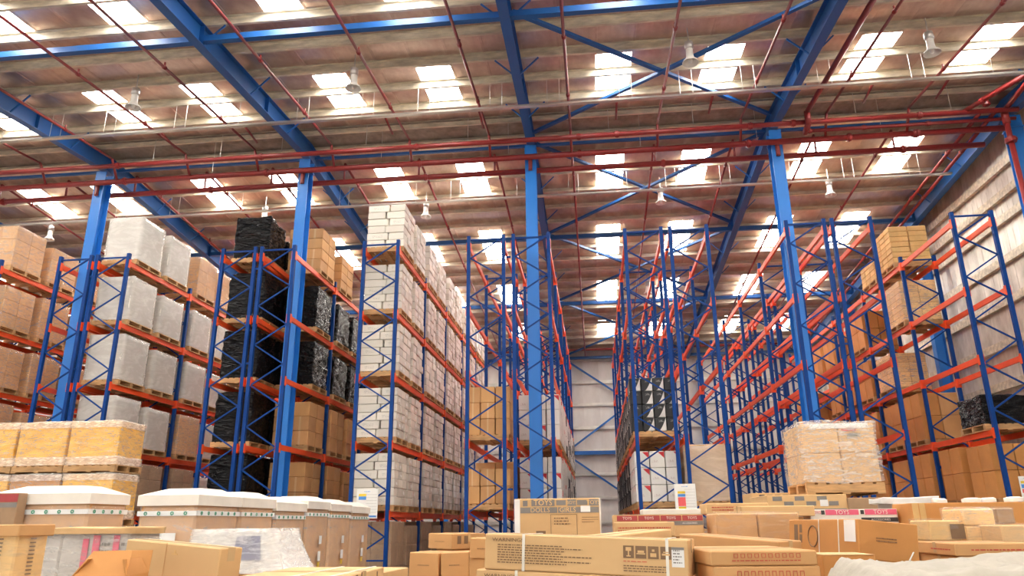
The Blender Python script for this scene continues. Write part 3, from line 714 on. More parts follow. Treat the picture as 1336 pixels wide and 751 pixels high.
KIND = {'white': ('white_carton', 'print_white', 'white flat carton', 'white cartons on the single rack'), 'brown': ('brown_carton', 'card_taped', 'brown carton', 'brown cartons on racks'),
        'bw': ('black_white_carton', 'print_bw', 'black-white carton', 'black and white cartons'), 'red': ('red_printed_carton', 'print_red', 'white-red carton', 'white cartons with red print'),
        'yellow': ('yellow_carton', 'card_yellow', 'yellowish flat carton', 'yellowish cartons on the top beam')}
rng2 = random.Random(11); labm = MB().box(0,.002,-.055,.055,-.035,.035).mesh('paper_label', 'paper')
for kind, recs in CART.items():
    nm, mt_, words, grp = KIND[kind]
    recs.sort(key=lambda r: r['dist']+(0 if r['vis'] else 1000)); nvis = min(290, sum(r['vis'] for r in recs))
    if kind == 'brown': mt_alt = ['card_taped', 'card_plain', 'card_orange']
    for r in recs[:nvis]:
        rk, ri, bay, s, l, i, j, k = r['key']; nx, ny, nz = r['n']
        mm = mt_
        if kind == 'brown': mm = 'card_orange' if rk == 'R7' else ('card_taped' if (i+j+k) % 3 else 'card_plain')
        o = obj(nm, carton_mesh(*r['s'], mm), None, r['p'], (0,0,r['rz']))
        xw = {1: [''], 2: ['left', 'right'], 3: ['left', 'middle', 'right'], 4: ['left', 'inner', 'third', 'right']}[nx][i]; yw = {2: ['front', 'back'], 3: ['front', 'centre', 'back'], 4: ['front', 'second', 'third', 'back']}[ny][j]
        if kind == 'white' and rng2.random() < .45:
            w_, d_, h_ = r['s']; lo = obj('paper_label', labm, o, (w_/2+.004, rng2.uniform(-.08,.08), h_*.5), (rng2.uniform(-.35,.35), rng2.uniform(-.25,.05), 0))
        tag(o, f'{words}, {ORD[k]} row, {xw} {yw}, {r["wh"]}', 'carton', grp)
    if len(recs) > nvis:
        b = MB(); ref = recs[nvis]['p']; mats_i = []
        for r in recs[nvis:]:
            x, y, z = r['p'][0]-ref[0], r['p'][1]-ref[1], r['p'][2]-ref[2]; w, d, h = r['s']
            b.cham(x-w/2, x+w/2, y-d/2, y+d/2, z, z+h, .011); mats_i += [rng2.randrange(3)]*26
            if kind == 'white' and r['vis'] and rng2.random() < .4:
                q = rng2.uniform(-.07,.07); b.box(x+w/2+.001, x+w/2+.006, y+q-.05, y+q+.05, z+.02, z+.09); mats_i += [3]*6
        mm = {'white': 'card_white', 'bw': 'bw_far', 'red': 'card_white', 'brown': 'card_orange'}.get(kind, mt_)
        if mm == 'bw_far' and mm not in MATS:
            mt2, nt, pb = nodes('bw_far'); tc = N(nt, 'ShaderNodeTexCoord'); vo = N(nt, 'ShaderNodeTexVoronoi', Scale=4.); nt.links.new(tc.outputs['Object'], vo.inputs[0])
            sp = N(nt, 'ShaderNodeSeparateColor'); nt.links.new(vo.outputs['Color'], sp.inputs[0]); nt.links.new(ramp(nt, sp.outputs[0], [(.6, (.03,.03,.032)), (.62, (.7,.67,.63))]), pb.inputs['Base Color'])
        o = obj(nm+'_stacks', b.mesh(nm+'_stacks', mm), None, ref); o['kind'] = 'stuff'
        for e2 in {'white': ('white_b', 'white_c', 'paper'), 'brown': ('card_plain', 'card_taped'), 'red': ('paper', 'cream')}.get(kind, (mm, mm)): o.data.materials.append(MATS[e2])
        o.data.polygons.foreach_set('material_index', mats_i)
        tag(o, {'white': 'white flat cartons filling the farther pallets of the white-carton rack', 'bw': 'black and white cartons stacked along the far bays of the centre aisle', 'brown': 'brown cartons stacked in the far bays of the racks', 'red': 'white and red cartons in the far bays by the centre aisle', 'yellow': 'yellowish flat cartons at the back of the top beam stack by the wall'}[kind], 'cartons')

# ------------------------------------------------------------------ foreground goods
def local_quad(box, face, u0, u1, v0, v1, off=.0015, th=.0015):
    """a thin print or label lying on a face of a carton (w, d, h); u to the right, v up"""
    w, d, h = box; b = MB()
    if face == 'f': b.box(-w/2+u0*w, -w/2+u1*w, -d/2-off-th, -d/2-off, v0*h, v1*h)
    elif face == 'r': b.box(w/2+off, w/2+off+th, -d/2+u0*d, -d/2+u1*d, v0*h, v1*h)
    elif face == 'l': b.box(-w/2-off-th, -w/2-off, d/2-u1*d, d/2-u0*d, v0*h, v1*h)
    else: b.box(-w/2+u0*w, -w/2+u1*w, -d/2+v0*d, -d/2+v1*d, h+off, h+off+th)
    return b
def prints(parent, box, face, rects, m, name='print', off=.0015):
    b = MB()
    for r in rects: q = local_quad(box, face, *r, off=off); b.add(q.v, q.f)
    return obj(name, b.mesh(name, m), parent)
def words(parent, box, face, s, u, v, size, m, stretch=1.):
    w, d, h = box; me = LETTER[s].copy(); me.materials.clear(); me.materials.append(MATS[m])
    o = obj('lettering', me, parent)
    o.scale = (size*stretch, size, .2)
    if face == 'f': o.location = (-w/2+u*w, -d/2-.003, v*h); o.rotation_euler = (R(90), 0, 0)
    elif face == 'r': o.location = (w/2+.003, -d/2+u*d, v*h); o.rotation_euler = (R(90), 0, R(90))
    elif face == 'l': o.location = (-w/2-.003, d/2-u*d, v*h); o.rotation_euler = (R(90), 0, R(-90))
    o['label'] = f'lettering reading {s}'
    return o
def textlines(rng, u0, u1, v0, v1, n, fill=.8, cw=.012):
    out = []; dv = (v1-v0)/n
    for i in range(n):
        v = v1-dv*(i+.5); u = u0; end = u0+(u1-u0)*rng.uniform(fill, 1)
        while u < end:
            l = rng.uniform(.5, 2.2)*cw; out.append((u, min(u+l, end), v-dv*.2, v+dv*.2)); u += l+cw*.5
    return out
def dims_from(A, B, h, d, flat=False):
    A, B = at(*A), at(*B)
    if flat: B.z = A.z
    ex = (B-A).normalized(); w = (B-A).length
    ey = Vector((0,0,1)).cross(ex).normalized(); ez = ex.cross(ey).normalized()
    o = (A+B)/2 + ey*(d/2) - ez*h
    rot = Matrix((ex, ey, ez)).transposed().to_euler()
    return w, o, rot
UNDER = []
def goods(A, B, h, d, m, label, cat='carton', name='carton', group=None, under=True, bev=.006, flat=False, shrink=.0, below=None, dx=0.):
    """a carton whose front top edge runs from A to B (pixel, pixel, distance)"""
    w, o, rot = dims_from(A, B, h, d, flat)
    if below is not None: rot = below.rotation_euler.copy(); o = below.matrix_basis @ Vector((dx, 0, -h-.003))
    t = thing(name, label, cat, o, group=group, rot=rot)
    obj('box_body', MB().cham(-w/2, w/2, -d/2, d/2, 0, h, bev).mesh('box_body', m), t)
    if under: UNDER.append((o, rot.z, w-shrink, d-shrink, label))
    return t, (w, d, h)
def tape(t, box, face='t', m='tape', wd=.05):
    w, d, h = box; b = MB()
    b.box(-w/2-.001, w/2+.001, -wd/2, wd/2, h+.0008, h+.002); b.box(-w/2-.002, -w/2-.0006, -wd/2, wd/2, h-.07, h+.002); b.box(w/2+.0006, w/2+.002, -wd/2, wd/2, h-.07, h+.002)
    return obj('tape', b.mesh('tape', m), t)
def strap(t, box, u, m='strap', wd=.016, th=.004):
    w, d, h = box; x = -w/2+u*w; b = MB()
    b.box(x-wd/2, x+wd/2, -d/2-th, -d/2, -.002, h+th).box(x-wd/2, x+wd/2, d/2, d/2+th, -.002, h+th).box(x-wd/2, x+wd/2, -d/2-th, d/2+th, h, h+th)
    return obj('strap', b.mesh('strap', m), t)
def label_(t, box, face, u0, u1, v0, v1, lines=4, seed=1):
    p = prints(t, box, face, [(u0, u1, v0, v1)], 'paper', 'paper_label')
    rng = random.Random(seed); du, dv = u1-u0, v1-v0
    q = prints(p, box, face, textlines(rng, u0+du*.12, u1-du*.12, v0+dv*.15, v1-dv*.1, lines, .6, du*.12), 'ink_grey', 'print', .0035)
    return p
rng = random.Random(3)

# long cartons marked WARNING
for k, (A, B, lab) in enumerate((((633, 695.5, 4.5), (897, 704, 4.25), 'long strapped brown carton with a printed warning and handling symbols, upper one'), ((622, 739, 4.48), (899, 750.5, 4.22), 'long strapped brown carton printed with a warning, under its twin'))):
    t, bx = goods(A, B, .195, .36, 'card_light', lab, name='long_carton', group='long strapped cartons', under=(k == 1), below=t if k else None, dx=-.03)
    words(t, bx, 'f', 'WARNING!', .12, .84, .028, 'ink_brown', 1.3)
    prints(t, bx, 'f', textlines(rng, .07, .55, .18, .74, 8, .6, .010), 'ink_brown', 'small_print')
    hs_ = prints(t, bx, 'f', [(.70+.058*i, .70+.058*i+.05, .47, .80) for i in range(4)], 'ink_brown', 'handling_symbol')
    sy = []
    for i in range(4):
        u = .725+.058*i
        sy += [[(u-.013,u+.013,.66,.76),(u-.003,u+.003,.54,.66),(u-.01,u+.01,.51,.54)], [(u-.015,u+.015,.62,.68),(u-.02,u+.02,.58,.61)], [(u-.014,u+.014,.52,.62),(u-.006,u+.006,.66,.72)], [(u-.018,u+.018,.57,.62),(u-.012,u+.012,.64,.67)]][i]
    prints(hs_, bx, 'f', sy, 'card_light', 'symbol_mark', .0035)
    prints(t, bx, 'f', textlines(rng, .70, .93, .10, .30, 3, .8, .009), 'ink_brown', 'small_print')
    prints(t, bx, 'f', textlines(rng, .70, .82, .36, .41, 1, .9, .012), 'ink_red', 'small_print')
    strap(t, bx, .205); strap(t, bx, .905)
    pl_ = label_(t, bx, 'f', .925, .982, .28, .80, 5, k+4)
    prints(pl_, bx, 'f', [(.925, .982, .73, .80)], 'ink_grey', 'label_header', .005)
    tape(t, bx)
# small cartons left of them
for A, B, h, d, lab in (((534.5, 720, 6.2), (572.5, 721, 6.15), .185, .40, 'small brown carton in front of the long strapped cartons, left of the front pair'), ((575, 721, 6.15), (611, 719.5, 6.15), .185, .40, 'small brown carton in front of the long strapped cartons, right of the front pair'),
                        ((559, 695, 7.05), (590, 696, 6.85), .135, .42, 'small brown carton lying behind the pair of small cartons'),
                        ((613.5, 701, 5.7), (645, 702, 5.67), .145, .32, 'small brown carton wedged against the long cartons, upper of two'), ((613, 727.5, 5.72), (645, 728, 5.68), .16, .32, 'small brown carton wedged against the long cartons, lower of two')):
    t, bx = goods(A, B, h, d, 'card_plain', lab, group='small brown cartons', under='upper' not in lab)
    prints(t, bx, 'f', textlines(rng, .3, .7, .45, .52, 1, .9, .03), 'ink_brown', 'small_print'); tape(t, bx, m='card_light', wd=.03)
    prints(t, bx, 'r', [(.15+.2*i, .26+.2*i, .35, .85) for i in range(2)], 'ink_brown', 'handling_symbol')
t, bx = goods((470, 752, 4.75), (533, 739.5, 5.5), .2, .5, 'card_light', 'pale flat carton beside the small brown cartons at the bottom edge'); tape(t, bx)
# TOYS carton
t, bx = goods((671, 650.5, 7.6), (783, 648.5, 7.6), .365, .55, 'card_light', 'brown carton printed TOYS and DOLLS, standing behind the long strapped cartons', name='toy_carton', flat=True)
pb_ = prints(t, bx, 'f', [(.10, .155, .80, .95), (.20, .47, .80, .97), (.49, .60, .82, .95), (.62, .72, .80, .97), (.73, .85, .82, .95), (.87, .98, .80, .97), (.07, .50, .62, .77), (.51, .98, .62, .77)], 'ink_grey', 'print_block')
words(pb_, bx, 'f', 'TOYS', .335, .885, .075, 'card_yellow'); words(pb_, bx, 'f', 'DOLLS', .30, .695, .065, 'card_yellow'); words(pb_, bx, 'f', 'GIRLS', .62, .695, .065, 'card_yellow'); words(pb_, bx, 'f', 'TOYS', .92, .885, .055, 'card_yellow'); words(pb_, bx, 'f', 'BOYS', .67, .885, .045, 'card_light')
prints(t, bx, 'f', [(.77, .88, .64, .80)], 'paper', 'paper_label', .005)
prints(t, bx, 'f', [(0, .065, .02, .98)], 'paper', 'white_edge_tape')
prints(t, bx, 'f', [(.42,.425,.05,.58),(.42,.72,.575,.585),(.72,.725,.05,.58),(.25,.36,.06,.16),(.42,.72,.05,.06),(.78,.97,.5,.51),(.78,.97,.44,.45),(.78,.92,.38,.39)] + textlines(rng, .46, .68, .30, .52, 3, .7, .02), 'ink_brown', 'line_drawing')
prints(t, bx, 'f', [(.985, 1.0, .0, 1.)], 'strap', 'edge_tape', .003); tape(t, bx, m='card_light')
# red banded cartons and boards behind the long cartons
t, bx = goods((800, 671.5, 7.3), (917, 672.5, 7.3), .20, .6, 'card_light', 'flat carton with a dark red printed band behind the long strapped cartons', name='banded_carton', flat=True)
rb2 = prints(t, bx, 'f', [(.04, .27, .72, .96), (.28, .52, .72, .96), (.53, .76, .72, .96), (.77, .995, .72, .96)], 'band_red', 'red_band')
for u in (.155, .40, .645, .88): words(rb2, bx, 'f', 'TOYS', u, .84, .035, 'cream')
prints(t, bx, 'f', [(.6, .995, .52, .70)], 'ink_grey', 'grey_band'); words(t, bx, 'f', 'ACCESSORIES', .85, .61, .022, 'cream')
prints(t, bx, 't', [(.0, 1., .0, 1.)], 'cream', 'lid')
t, bx = goods((802, 681, 6.55), (880, 681, 6.55), .115, .5, 'card_light', 'low carton with faint red print in front of the red-banded carton', flat=True); prints(t, bx, 'f', textlines(rng, .05, .95, .3, .7, 2, .9, .02), 'ink_red', 'small_print')
t, bx = goods((838, 664, 8.3), (914, 662.5, 8.3), .12, .5, 'cream', 'cream board box lying behind the red-banded carton', flat=True)
t, bx = goods((792, 699.5, 5.6), (876, 690, 6.0), .1, .35, 'card_light', 'slim brown carton lying behind the long strapped cartons', flat=False); tape(t, bx)
t, bx = goods((886, 696, 5.6), (1016, 706, 5.1), .14, .3, 'card_plain', 'slim brown carton lying right of the long strapped cartons', flat=False); tape(t, bx)
# flat cartons with red squares
for k, (A, B, lab) in enumerate((((926, 718.5, 4.15), (1065, 717, 4.2), 'flat brown carton printed with red squares, upper one'), ((929, 736.5, 4.1), (1070, 735.5, 4.15), 'flat brown carton printed with red squares, lower one'))):
    t, bx = goods(A, B, .073 if k == 0 else .12, .8, 'card_plain', lab, name='flat_carton', group='flat cartons with red squares', under=k == 1, flat=True, below=t if k else None, dx=.01)
    sq = []
    for i in range(10):
        u = .22+.065*i
        sq += [(u,u+.04,.78,.81),(u,u+.04,.52,.55),(u,u+.005,.52,.8),(u+.035,u+.04,.52,.8)]
    prints(t, bx, 'f', sq, 'ink_red', 'red_squares'); prints(t, bx, 'f', textlines(rng, .2, .85, .25, .42, 1, .95, .02), 'ink_red', 'red_print'); tape(t, bx)
# large carton with a label, long axis into the picture
t, bx = goods((1118.5, 676.5, 5.2), (1197, 684, 5.23), .245, 1.35, 'card_orange', 'large orange-brown carton with a white label, lying lengthwise', name='large_carton')
prints(t, bx, 'l', [(.84, .975, .42, .98)], 'paper', 'paper_label'); prints(t, bx, 'l', [(.76, .772, .0, 1.), (.49, .50, 0, 1.)], 'strap', 'seam_tape')
prints(t, bx, 'l', [(.10, .16, .25, .85), (.19, .23, .3, .55), (.19, .23, .6, .85)], 'ink_brown', 'handling_symbol')
ring = MB()
for i in range(14):
    a0, a1 = 2*math.pi*i/14, 2*math.pi*(i+1)/14
    ring.tube((-bx[0]/2-.002, .13+.10*math.cos(a0), .125+.075*math.sin(a0)), (-bx[0]/2-.002, .13+.10*math.cos(a1), .125+.075*math.sin(a1)), .005, 4)
obj('ring_print', ring.mesh('ring_print', 'ink_brown'), t)
prints(t, bx, 'f', textlines(rng, .3, .66, .46, .6, 2, .9, .02), 'ink_brown', 'small_print')
t, bx = goods((1072, 724, 4.78), (1142, 724, 4.78), .3, .36, 'card_orange', 'orange-brown carton under the large labelled carton', flat=True); prints(t, bx, 't', [(0,1,0,1)], 'card_light', 'lid')  # thin paler tan layer over the whole top face; the front stays orange
# wrapped brown cartons
def wrapped_goods(A, B, h, d, grid, cm_, fm, label, amp=.01, group=None, seed=0, flat=True):
    w, o, rot = dims_from(A, B, h, d, flat)
    t = wrapped(o, w, d, h, grid, cm_, fm, label, group, rz=rot.z, name='wrapped_cartons', amp=amp, seed=seed, pal=False)
    UNDER.append((o, rot.z, w-.02, d-.02, label))
    return t, (w, d, h)
wrapped_goods((933, 669, 6.9), (1042, 668, 6.9), .25, .6, (2,1,1), 'card_plain', 'film_light', 'two brown cartons wrapped in clear film behind the flat red-square cartons')
t, bx = goods((920, 656.5, 8.4), (1002, 654, 8.4), .11, .5, 'card_light', 'long pale carton with reddish print behind the film-wrapped pair', flat=True); prints(t, bx, 'f', textlines(rng, .1, .6, .25, .75, 2, .9, .02), 'ink_red', 'small_print')
t, bx = goods((966, 660, 7.85), (1062, 658, 7.85), .10, .4, 'card_light', 'pale flat carton lying on the film-wrapped pair', flat=True); tape(t, bx)
# pink banded cartons
t, bx = goods((1056, 664.5, 8.0), (1170, 662.5, 8.0), .27, .5, 'cream', 'white carton with pink TOYS bands behind the large labelled carton', name='banded_carton', flat=True)
pk_ = prints(t, bx, 'f', [(.18, .56, .80, .99), (.63, .99, .80, .99)], 'pink', 'pink_band'); prints(t, bx, 'f', [(.58, .62, .82, .97), (.13, .17, .82, .97), (.58, .995, .55, .70)], 'ink', 'black_band')
words(pk_, bx, 'f', 'TOYS', .37, .89, .055, 'cream'); words(pk_, bx, 'f', 'TOYS', .81, .89, .055, 'cream'); words(t, bx, 'f', 'ACCESSORIES', .80, .625, .03, 'cream'); words(t, bx, 'f', 'TOYS', .07, .89, .04, 'pink')
# toy cartons with the big wrapped load on top
t, bx = goods((1000, 645.5, 10.0), (1104, 644, 10.0), .26, 1.1, 'card_light', 'wide carton with black print blocks under the big wrapped load', name='toy_carton', flat=True)
prints(t, bx, 'f', [(.07+.14*i, .19+.14*i, .72-.24*(i % 2), .92-.24*(i % 2)) for i in range(6)] + [(.45, .98, .16, .34), (.1, .4, .2, .34)], 'ink_grey', 'print_block'); prints(t, bx, 'f', [(.66, .76, .45, .75)], 'paper', 'paper_label', .004)
top_z = t.location.z + .26; tc_ = t.location.copy()
t, bx = goods((1106, 649, 9.95), (1162, 647, 9.95), .24, 1.0, 'card_dark', 'dark brown carton right under the big wrapped load', flat=True)
t, bx = goods((980, 643, 11.3), (1082, 640, 11.3), .25, .7, 'card_light', 'pale long carton with black marks behind the big wrapped load', flat=True); prints(t, bx, 'f', [(.1+.1*i, .17+.1*i, .6, .9) for i in range(8)], 'ink', 'print_block')
w, o, rot = dims_from((1040, 556, 10.05), (1131, 552, 10.05), .86, .95, True)
o = Vector((o.x+.06, o.y, top_z+.002)); hh = at(1085, 552, 10.05).z - top_z - PH
t = wrapped(o, w*1.04, .95, hh, (2,2,2), 'card_light', 'film_mid', 'big film-wrapped load of pale cartons on a pallet, standing high at right of centre', None, name='wrapped_pallet_load', amp=.03, seed=5, grow=.035)
bx = (w*1.04, .95, hh)
q = prints(t, bx, 'f', [(.12, .92, .91, .995)], 'paper', 'paper_sheet', .004); q.location.z = PH
q = prints(t, bx, 'f', [(.55, .75, .86, .90)], 'ink_red', 'red_print', .006); q.location.z = PH
q = prints(t, bx, 'f', [(.62, .80, .775, .815), (.65, .77, .765, .825)], 'logo_green', 'oval_logo', .004); q.location.z = PH
# grey carton, white foam, big carton at right
t, bx = goods((1166, 656, 8.9), (1197, 655, 8.9), .55, .5, 'card_grey', 'grey carton with white foam on top behind the pink-banded carton', flat=True)
fo = film_mesh(.62, .4, .05, 'foam', .03, 2, n=8); tag(obj('foam_sheet', fo, None, (t.location.x+.08, t.location.y, t.location.z+.552)), 'crumpled white foam sheet lying on the grey carton', 'foam')
t, bx = goods((1189, 656, 7.7), (1350, 651.5, 7.7), .45, .5, 'card_orange', 'wide orange-brown carton behind the small wrapped cartons at right', name='large_carton', flat=True)
prints(t, bx, 'f', [(.0, .05, 0, 1.), (.058, .105, 0, 1.)], 'card_yellow', 'folded_edge'); lt = t.location.copy(); bw_ = bx
for i, u in enumerate((.30, .55, .68, .90)):
    tag(obj('foam_scrap', film_mesh(.10+.03*(i % 2), .07, .035, 'foam', .02, i, n=5), None, (lt.x-bw_[0]/2+u*bw_[0], lt.y-.1, lt.z+.452)), f'white foam scrap on the wide orange-brown carton, {ORD[i]} from the left', 'foam', 'foam scraps')
t1 = wrapped_goods((1210, 678, 6.9), (1252, 677, 6.9), .17, .4, (1,1,1), 'card_yellow', 'film_light', 'small film-wrapped carton with a dark label at right')[0]
b_ = prints(t1, (.30,.4,.17), 'f', [(.62, 1.0, .1, .8)], 'ink_brown', 'dark_label', .012)
wrapped_goods((1254, 663, 6.95), (1296, 662, 6.95), .28, .4, (1,1,2), 'card_yellow', 'film', 'film-wrapped pale carton stack leaning beside the dark-labelled carton', amp=.03, seed=2)
wrapped_goods((1298, 662, 7.0), (1322, 661, 7.0), .13, .3, (1,1,1), 'card_dark', 'film_light', 'small darker carton under film at the right edge')
wrapped_goods((1305, 684, 6.6), (1352, 682, 6.6), .16, .4, (1,1,1), 'card_light', 'film_light', 'small pale film-wrapped carton at the right edge')
for k, (A, B, h, lab) in enumerate((((1244, 708.5, 5.6), (1352, 703, 5.6), .082, 'flat brown carton with red print at the right edge, upper of two'), ((1247, 724, 5.55), (1352, 719, 5.55), .075, 'flat brown carton with red print at the right edge, lower of two'))):
    t, bx = goods(A, B, h, .62, 'card_plain', lab, name='flat_carton', group='flat cartons at the right edge', under=k == 1, flat=True, below=t if k else None, dx=.01)
    prints(t, bx, 'f', textlines(rng, .2, .98, .35, .6, 1, .95, .03), 'ink_red', 'red_print'); prints(t, bx, 'l', textlines(rng, .4, .9, .35, .6, 1, .95, .04), 'ink_red', 'red_print'); tape(t, bx)
# crumpled white sheet, bottom right
nx_, ny_ = 110, 54; P0, P1 = at(1092, 726, 3.9), at(1380, 722, 3.9); v = []; f = []
zc = at(1200, 733, 3.7).z
for j in range(ny_+1):
    for i in range(nx_+1):
        u, q = i/nx_, j/ny_; x = P0.x-.05+(P1.x+.3-P0.x)*u; y = 3.0+1.05*q
        z = zc - .03 + .05*noise.noise(Vector((x*2.2, y*2.5, 1))) + .045*(.5-abs(noise.noise(Vector((x*5, y*7, 4))))) + .022*(.5-abs(noise.noise(Vector((x*12, y*15, 2)))))
        z += .05*max(0, u-.55)
        e = min(u, 1-u, q, 1-q)*12
        if e < 1: z -= .12*(1-e)**2
        v.append((x-P0.x, y-3.5, z-zc+.25))
for j in range(ny_):
    for i in range(nx_): a = j*(nx_+1)+i; f.append((a, a+1, a+nx_+2, a+nx_+1))
t = tag(obj('crumpled_sheet', mesh('crumpled_sheet', v, f, 'cloth', True), None, (P0.x, 3.5, zc-.25)), 'crumpled cream-white plastic sheet over goods at the bottom right', 'sheet')
so = t.modifiers.new('thick', 'SOLIDIFY'); so.thickness = .006
w_ = P1.x+.1-P0.x
UNDER.append((Vector((P0.x+w_/2+.02, 3.52, zc-.16)), 0, w_-.1, .8, 'cream sheet'))
sA, sB = at(1185, 735, 3.7), at(1192, 720, 3.68); c_ = (sA+sB)/2
tag(obj('strap_end', MB().bar(sA-c_, sB-c_, .012, .003).mesh('strap_end', 'paper'), None, c_), 'loose white strap end sticking up from the crumpled sheet', 'strap')

# left foreground
t, bx = goods((166, 703, 4.4), (288, 715, 4.1), .42, .16, 'card_light', 'big plain pale carton in the left foreground', name='large_carton')
prints(t, bx, 'f', [(.52,.58,.86,.88),(.54,.56,.88,.92)], 'card_yellow', 'small_mark'); tape(t, bx); prints(t, bx, 'f', [(.452, .456, 0, 1)], 'card_plain', 'seam')
# open carton with raised flaps
oc = at(112, 752, 3.6); t = thing('open_carton', 'brown carton with its flaps standing open at the bottom left', 'carton', (oc.x, oc.y+.2, oc.z-.34), R(12)); b = MB(); W_, D_, H_ = .26, .3, .34
for x0,x1,y0,y1 in ((-W_/2,W_/2,-D_/2,-D_/2+.006),(-W_/2,W_/2,D_/2-.006,D_/2),(-W_/2,-W_/2+.006,-D_/2,D_/2),(W_/2-.006,W_/2,-D_/2,D_/2)): b.box(x0,x1,y0,y1,0,H_)
b.box(-W_/2,W_/2,-D_/2,D_/2,0,.006); obj('box_body', b.mesh('box_body', 'card_orange'), t)
def flap(w, l, a, b2, rot, loc):
    vs = [(-w/2,0,0),(w/2,0,0),(w/2-b2,0,l),(-w/2+a,0,l)]; vs += [(x,.005,z) for x,_,z in vs]
    o = obj('flap', mesh('flap', vs, [(0,1,2,3),(7,6,5,4),(0,4,5,1),(1,5,6,2),(2,6,7,3),(3,7,4,0)], 'card_orange'), t, loc, rot)
flap(W_, .145, .05, .02, (R(-38),0,0), (0,-D_/2,H_)); flap(W_, .12, .01, .01, (R(-25),0,0), (0,D_/2,H_)); flap(D_, .10, .02, .02, (R(-35),0,R(-90)), (-W_/2,0,H_)); flap(D_, .08, .01, .05, (R(-20),0,R(90)), (W_/2,0,H_))
UNDER.append((t.location.copy(), R(12), W_, D_, 'open carton'))
# film-wrapped tall carton at the left edge, grey printed load behind it
t, bx = wrapped_goods((-60, 689, 4.35), (25, 690.5, 4.3), .5, .24, (1,1,1), 'card_yellow', 'film_light', 'tall film-wrapped carton with vertical lettering at the left edge', amp=.012, seed=1)
prints(t, bx, 'r', [(.4, .58, .1+.045*i, .115+.045*i) for i in range(18)], 'ink_brown', 'vertical_lettering', .002); prints(t, bx, 'f', [(.72, .80, .1+.045*i, .115+.045*i) for i in range(18)], 'ink_brown', 'vertical_lettering', .002)
obj('lid', MB().cham(-bx[0]/2-.018, bx[0]/2+.018, -bx[1]/2-.018, bx[1]/2+.018, bx[2]-.05, bx[2]+.02, .006).mesh('lid', 'card_plain'), t)
t, bx = wrapped_goods((44, 691, 5.6), (172, 697, 5.4), .6, .32, (3,1,1), 'card_grey', 'film', 'grey film-wrapped cartons with pink vertical print in the left foreground', amp=.02, seed=2, flat=False)
prints(t, bx, 'f', [(.56,.62,.55,.92),(.66,.73,.25,.96),(.86,.92,.2,.96)], 'pink', 'pink_print', .004); prints(t, bx, 'f', textlines(rng, .75, .85, .1, .9, 9, .7, .02) + textlines(rng, .94, .99, .1, .9, 9, .7, .02), 'ink_grey', 'small_print', .004)
obj('top_sheet', film_mesh(bx[0]+.04, bx[1]+.04, .035, 'card_light', .02, 3, n=8), t, (0,0,bx[2]-.012))
# film-wrapped white machine
w, o, rot = dims_from((246, 691, 5.9), (352, 690, 5.9), .33, .6, True)
t = thing('wrapped_machine', 'white machine with a blue panel wrapped in clear film in the left foreground', 'machine', o, rz=rot.z)
obj('body', MB().add([(-w/2,-.3,0),(w/2+.16,-.3,0),(w/2+.16,.3,0),(-w/2,.3,0),(-w/2+.02,-.24,.31),(w/2,-.24,.31),(w/2,.28,.31),(-w/2+.02,.28,.31)], [(0,3,2,1),(4,5,6,7),(0,1,5,4),(1,2,6,5),(2,3,7,6),(3,0,4,7)]).mesh('body', 'machine_white'), t)
obj('panel', MB().add([(.02,-.292,.10),(w/2-.06,-.292,.10),(w/2-.10,-.255,.28),(.06,-.255,.28)], [(0,1,2,3)]).add([(.02,-.284,.10),(w/2-.06,-.284,.10),(w/2-.10,-.247,.28),(.06,-.247,.28)], [(3,2,1,0)]).mesh('panel', 'machine_blue'), t)
fb = MB(); n_ = 14
pts = []
for k in range(9):
    zz = k/8; ins = .0 + .17*(zz**.6)
    ring_ = []
    for i in range(44):
        a = 2*math.pi*i/44; cx_, sy_ = math.cos(a), math.sin(a); sc_ = 1/max(abs(cx_), abs(sy_))
        hx = (w/2+.20 if cx_ > 0 else w/2+.04) - (ins if cx_ > 0 else ins*.25); hy = .33-ins*.3
        p_ = Vector((cx_*sc_*hx, sy_*sc_*hy, .335*zz)); q_ = noise.noise_vector(p_*5); ring_.append(p_+q_*.012)
    pts.append(ring_)
vv = [p for r_ in pts for p in r_]; ff = []
for k in range(8):
    for i in range(44): ff.append((k*44+i, k*44+(i+1) % 44, (k+1)*44+(i+1) % 44, (k+1)*44+i))
ff.append(tuple(8*44+i for i in range(44)))
obj('wrap_film', mesh('wrap_film', vv, ff, 'film_heavy', True), t)
UNDER.append((o, rot.z, w, .55, 'wrapped machine'))
# long flat cartons at the bottom
t, bx = goods((300, 753, 3.58), (445, 749.5, 3.6), .15, .85, 'card_light', 'long flat pale carton with strapping along the bottom edge', name='long_carton', flat=True)
strap(t, bx, .55); strap(t, bx, .9); tape(t, bx)
prints(t, bx, 'r', [(.18,.22,.2,.9),(.3,.34,.1,.95),(.42,.44,.0,1.),(.5,.53,.3,.8),(.6,.62,.3,.8),(.8,.82,.2,.9)], 'ink_brown', 'end_print')
# carton with a pink band at the far left edge
t, bx = goods((-40, 643.5, 8.15), (24.5, 645, 8.15), .36, .15, 'card_dark', 'brown carton with a faded pink band at the left edge', name='banded_carton', flat=True)
prints(t, bx, 'f', [(0, 1, .72, .97)], 'band_red', 'pink_band'); prints(t, bx, 'f', [(.4, 1, .55, .70)], 'ink_grey', 'grey_band')

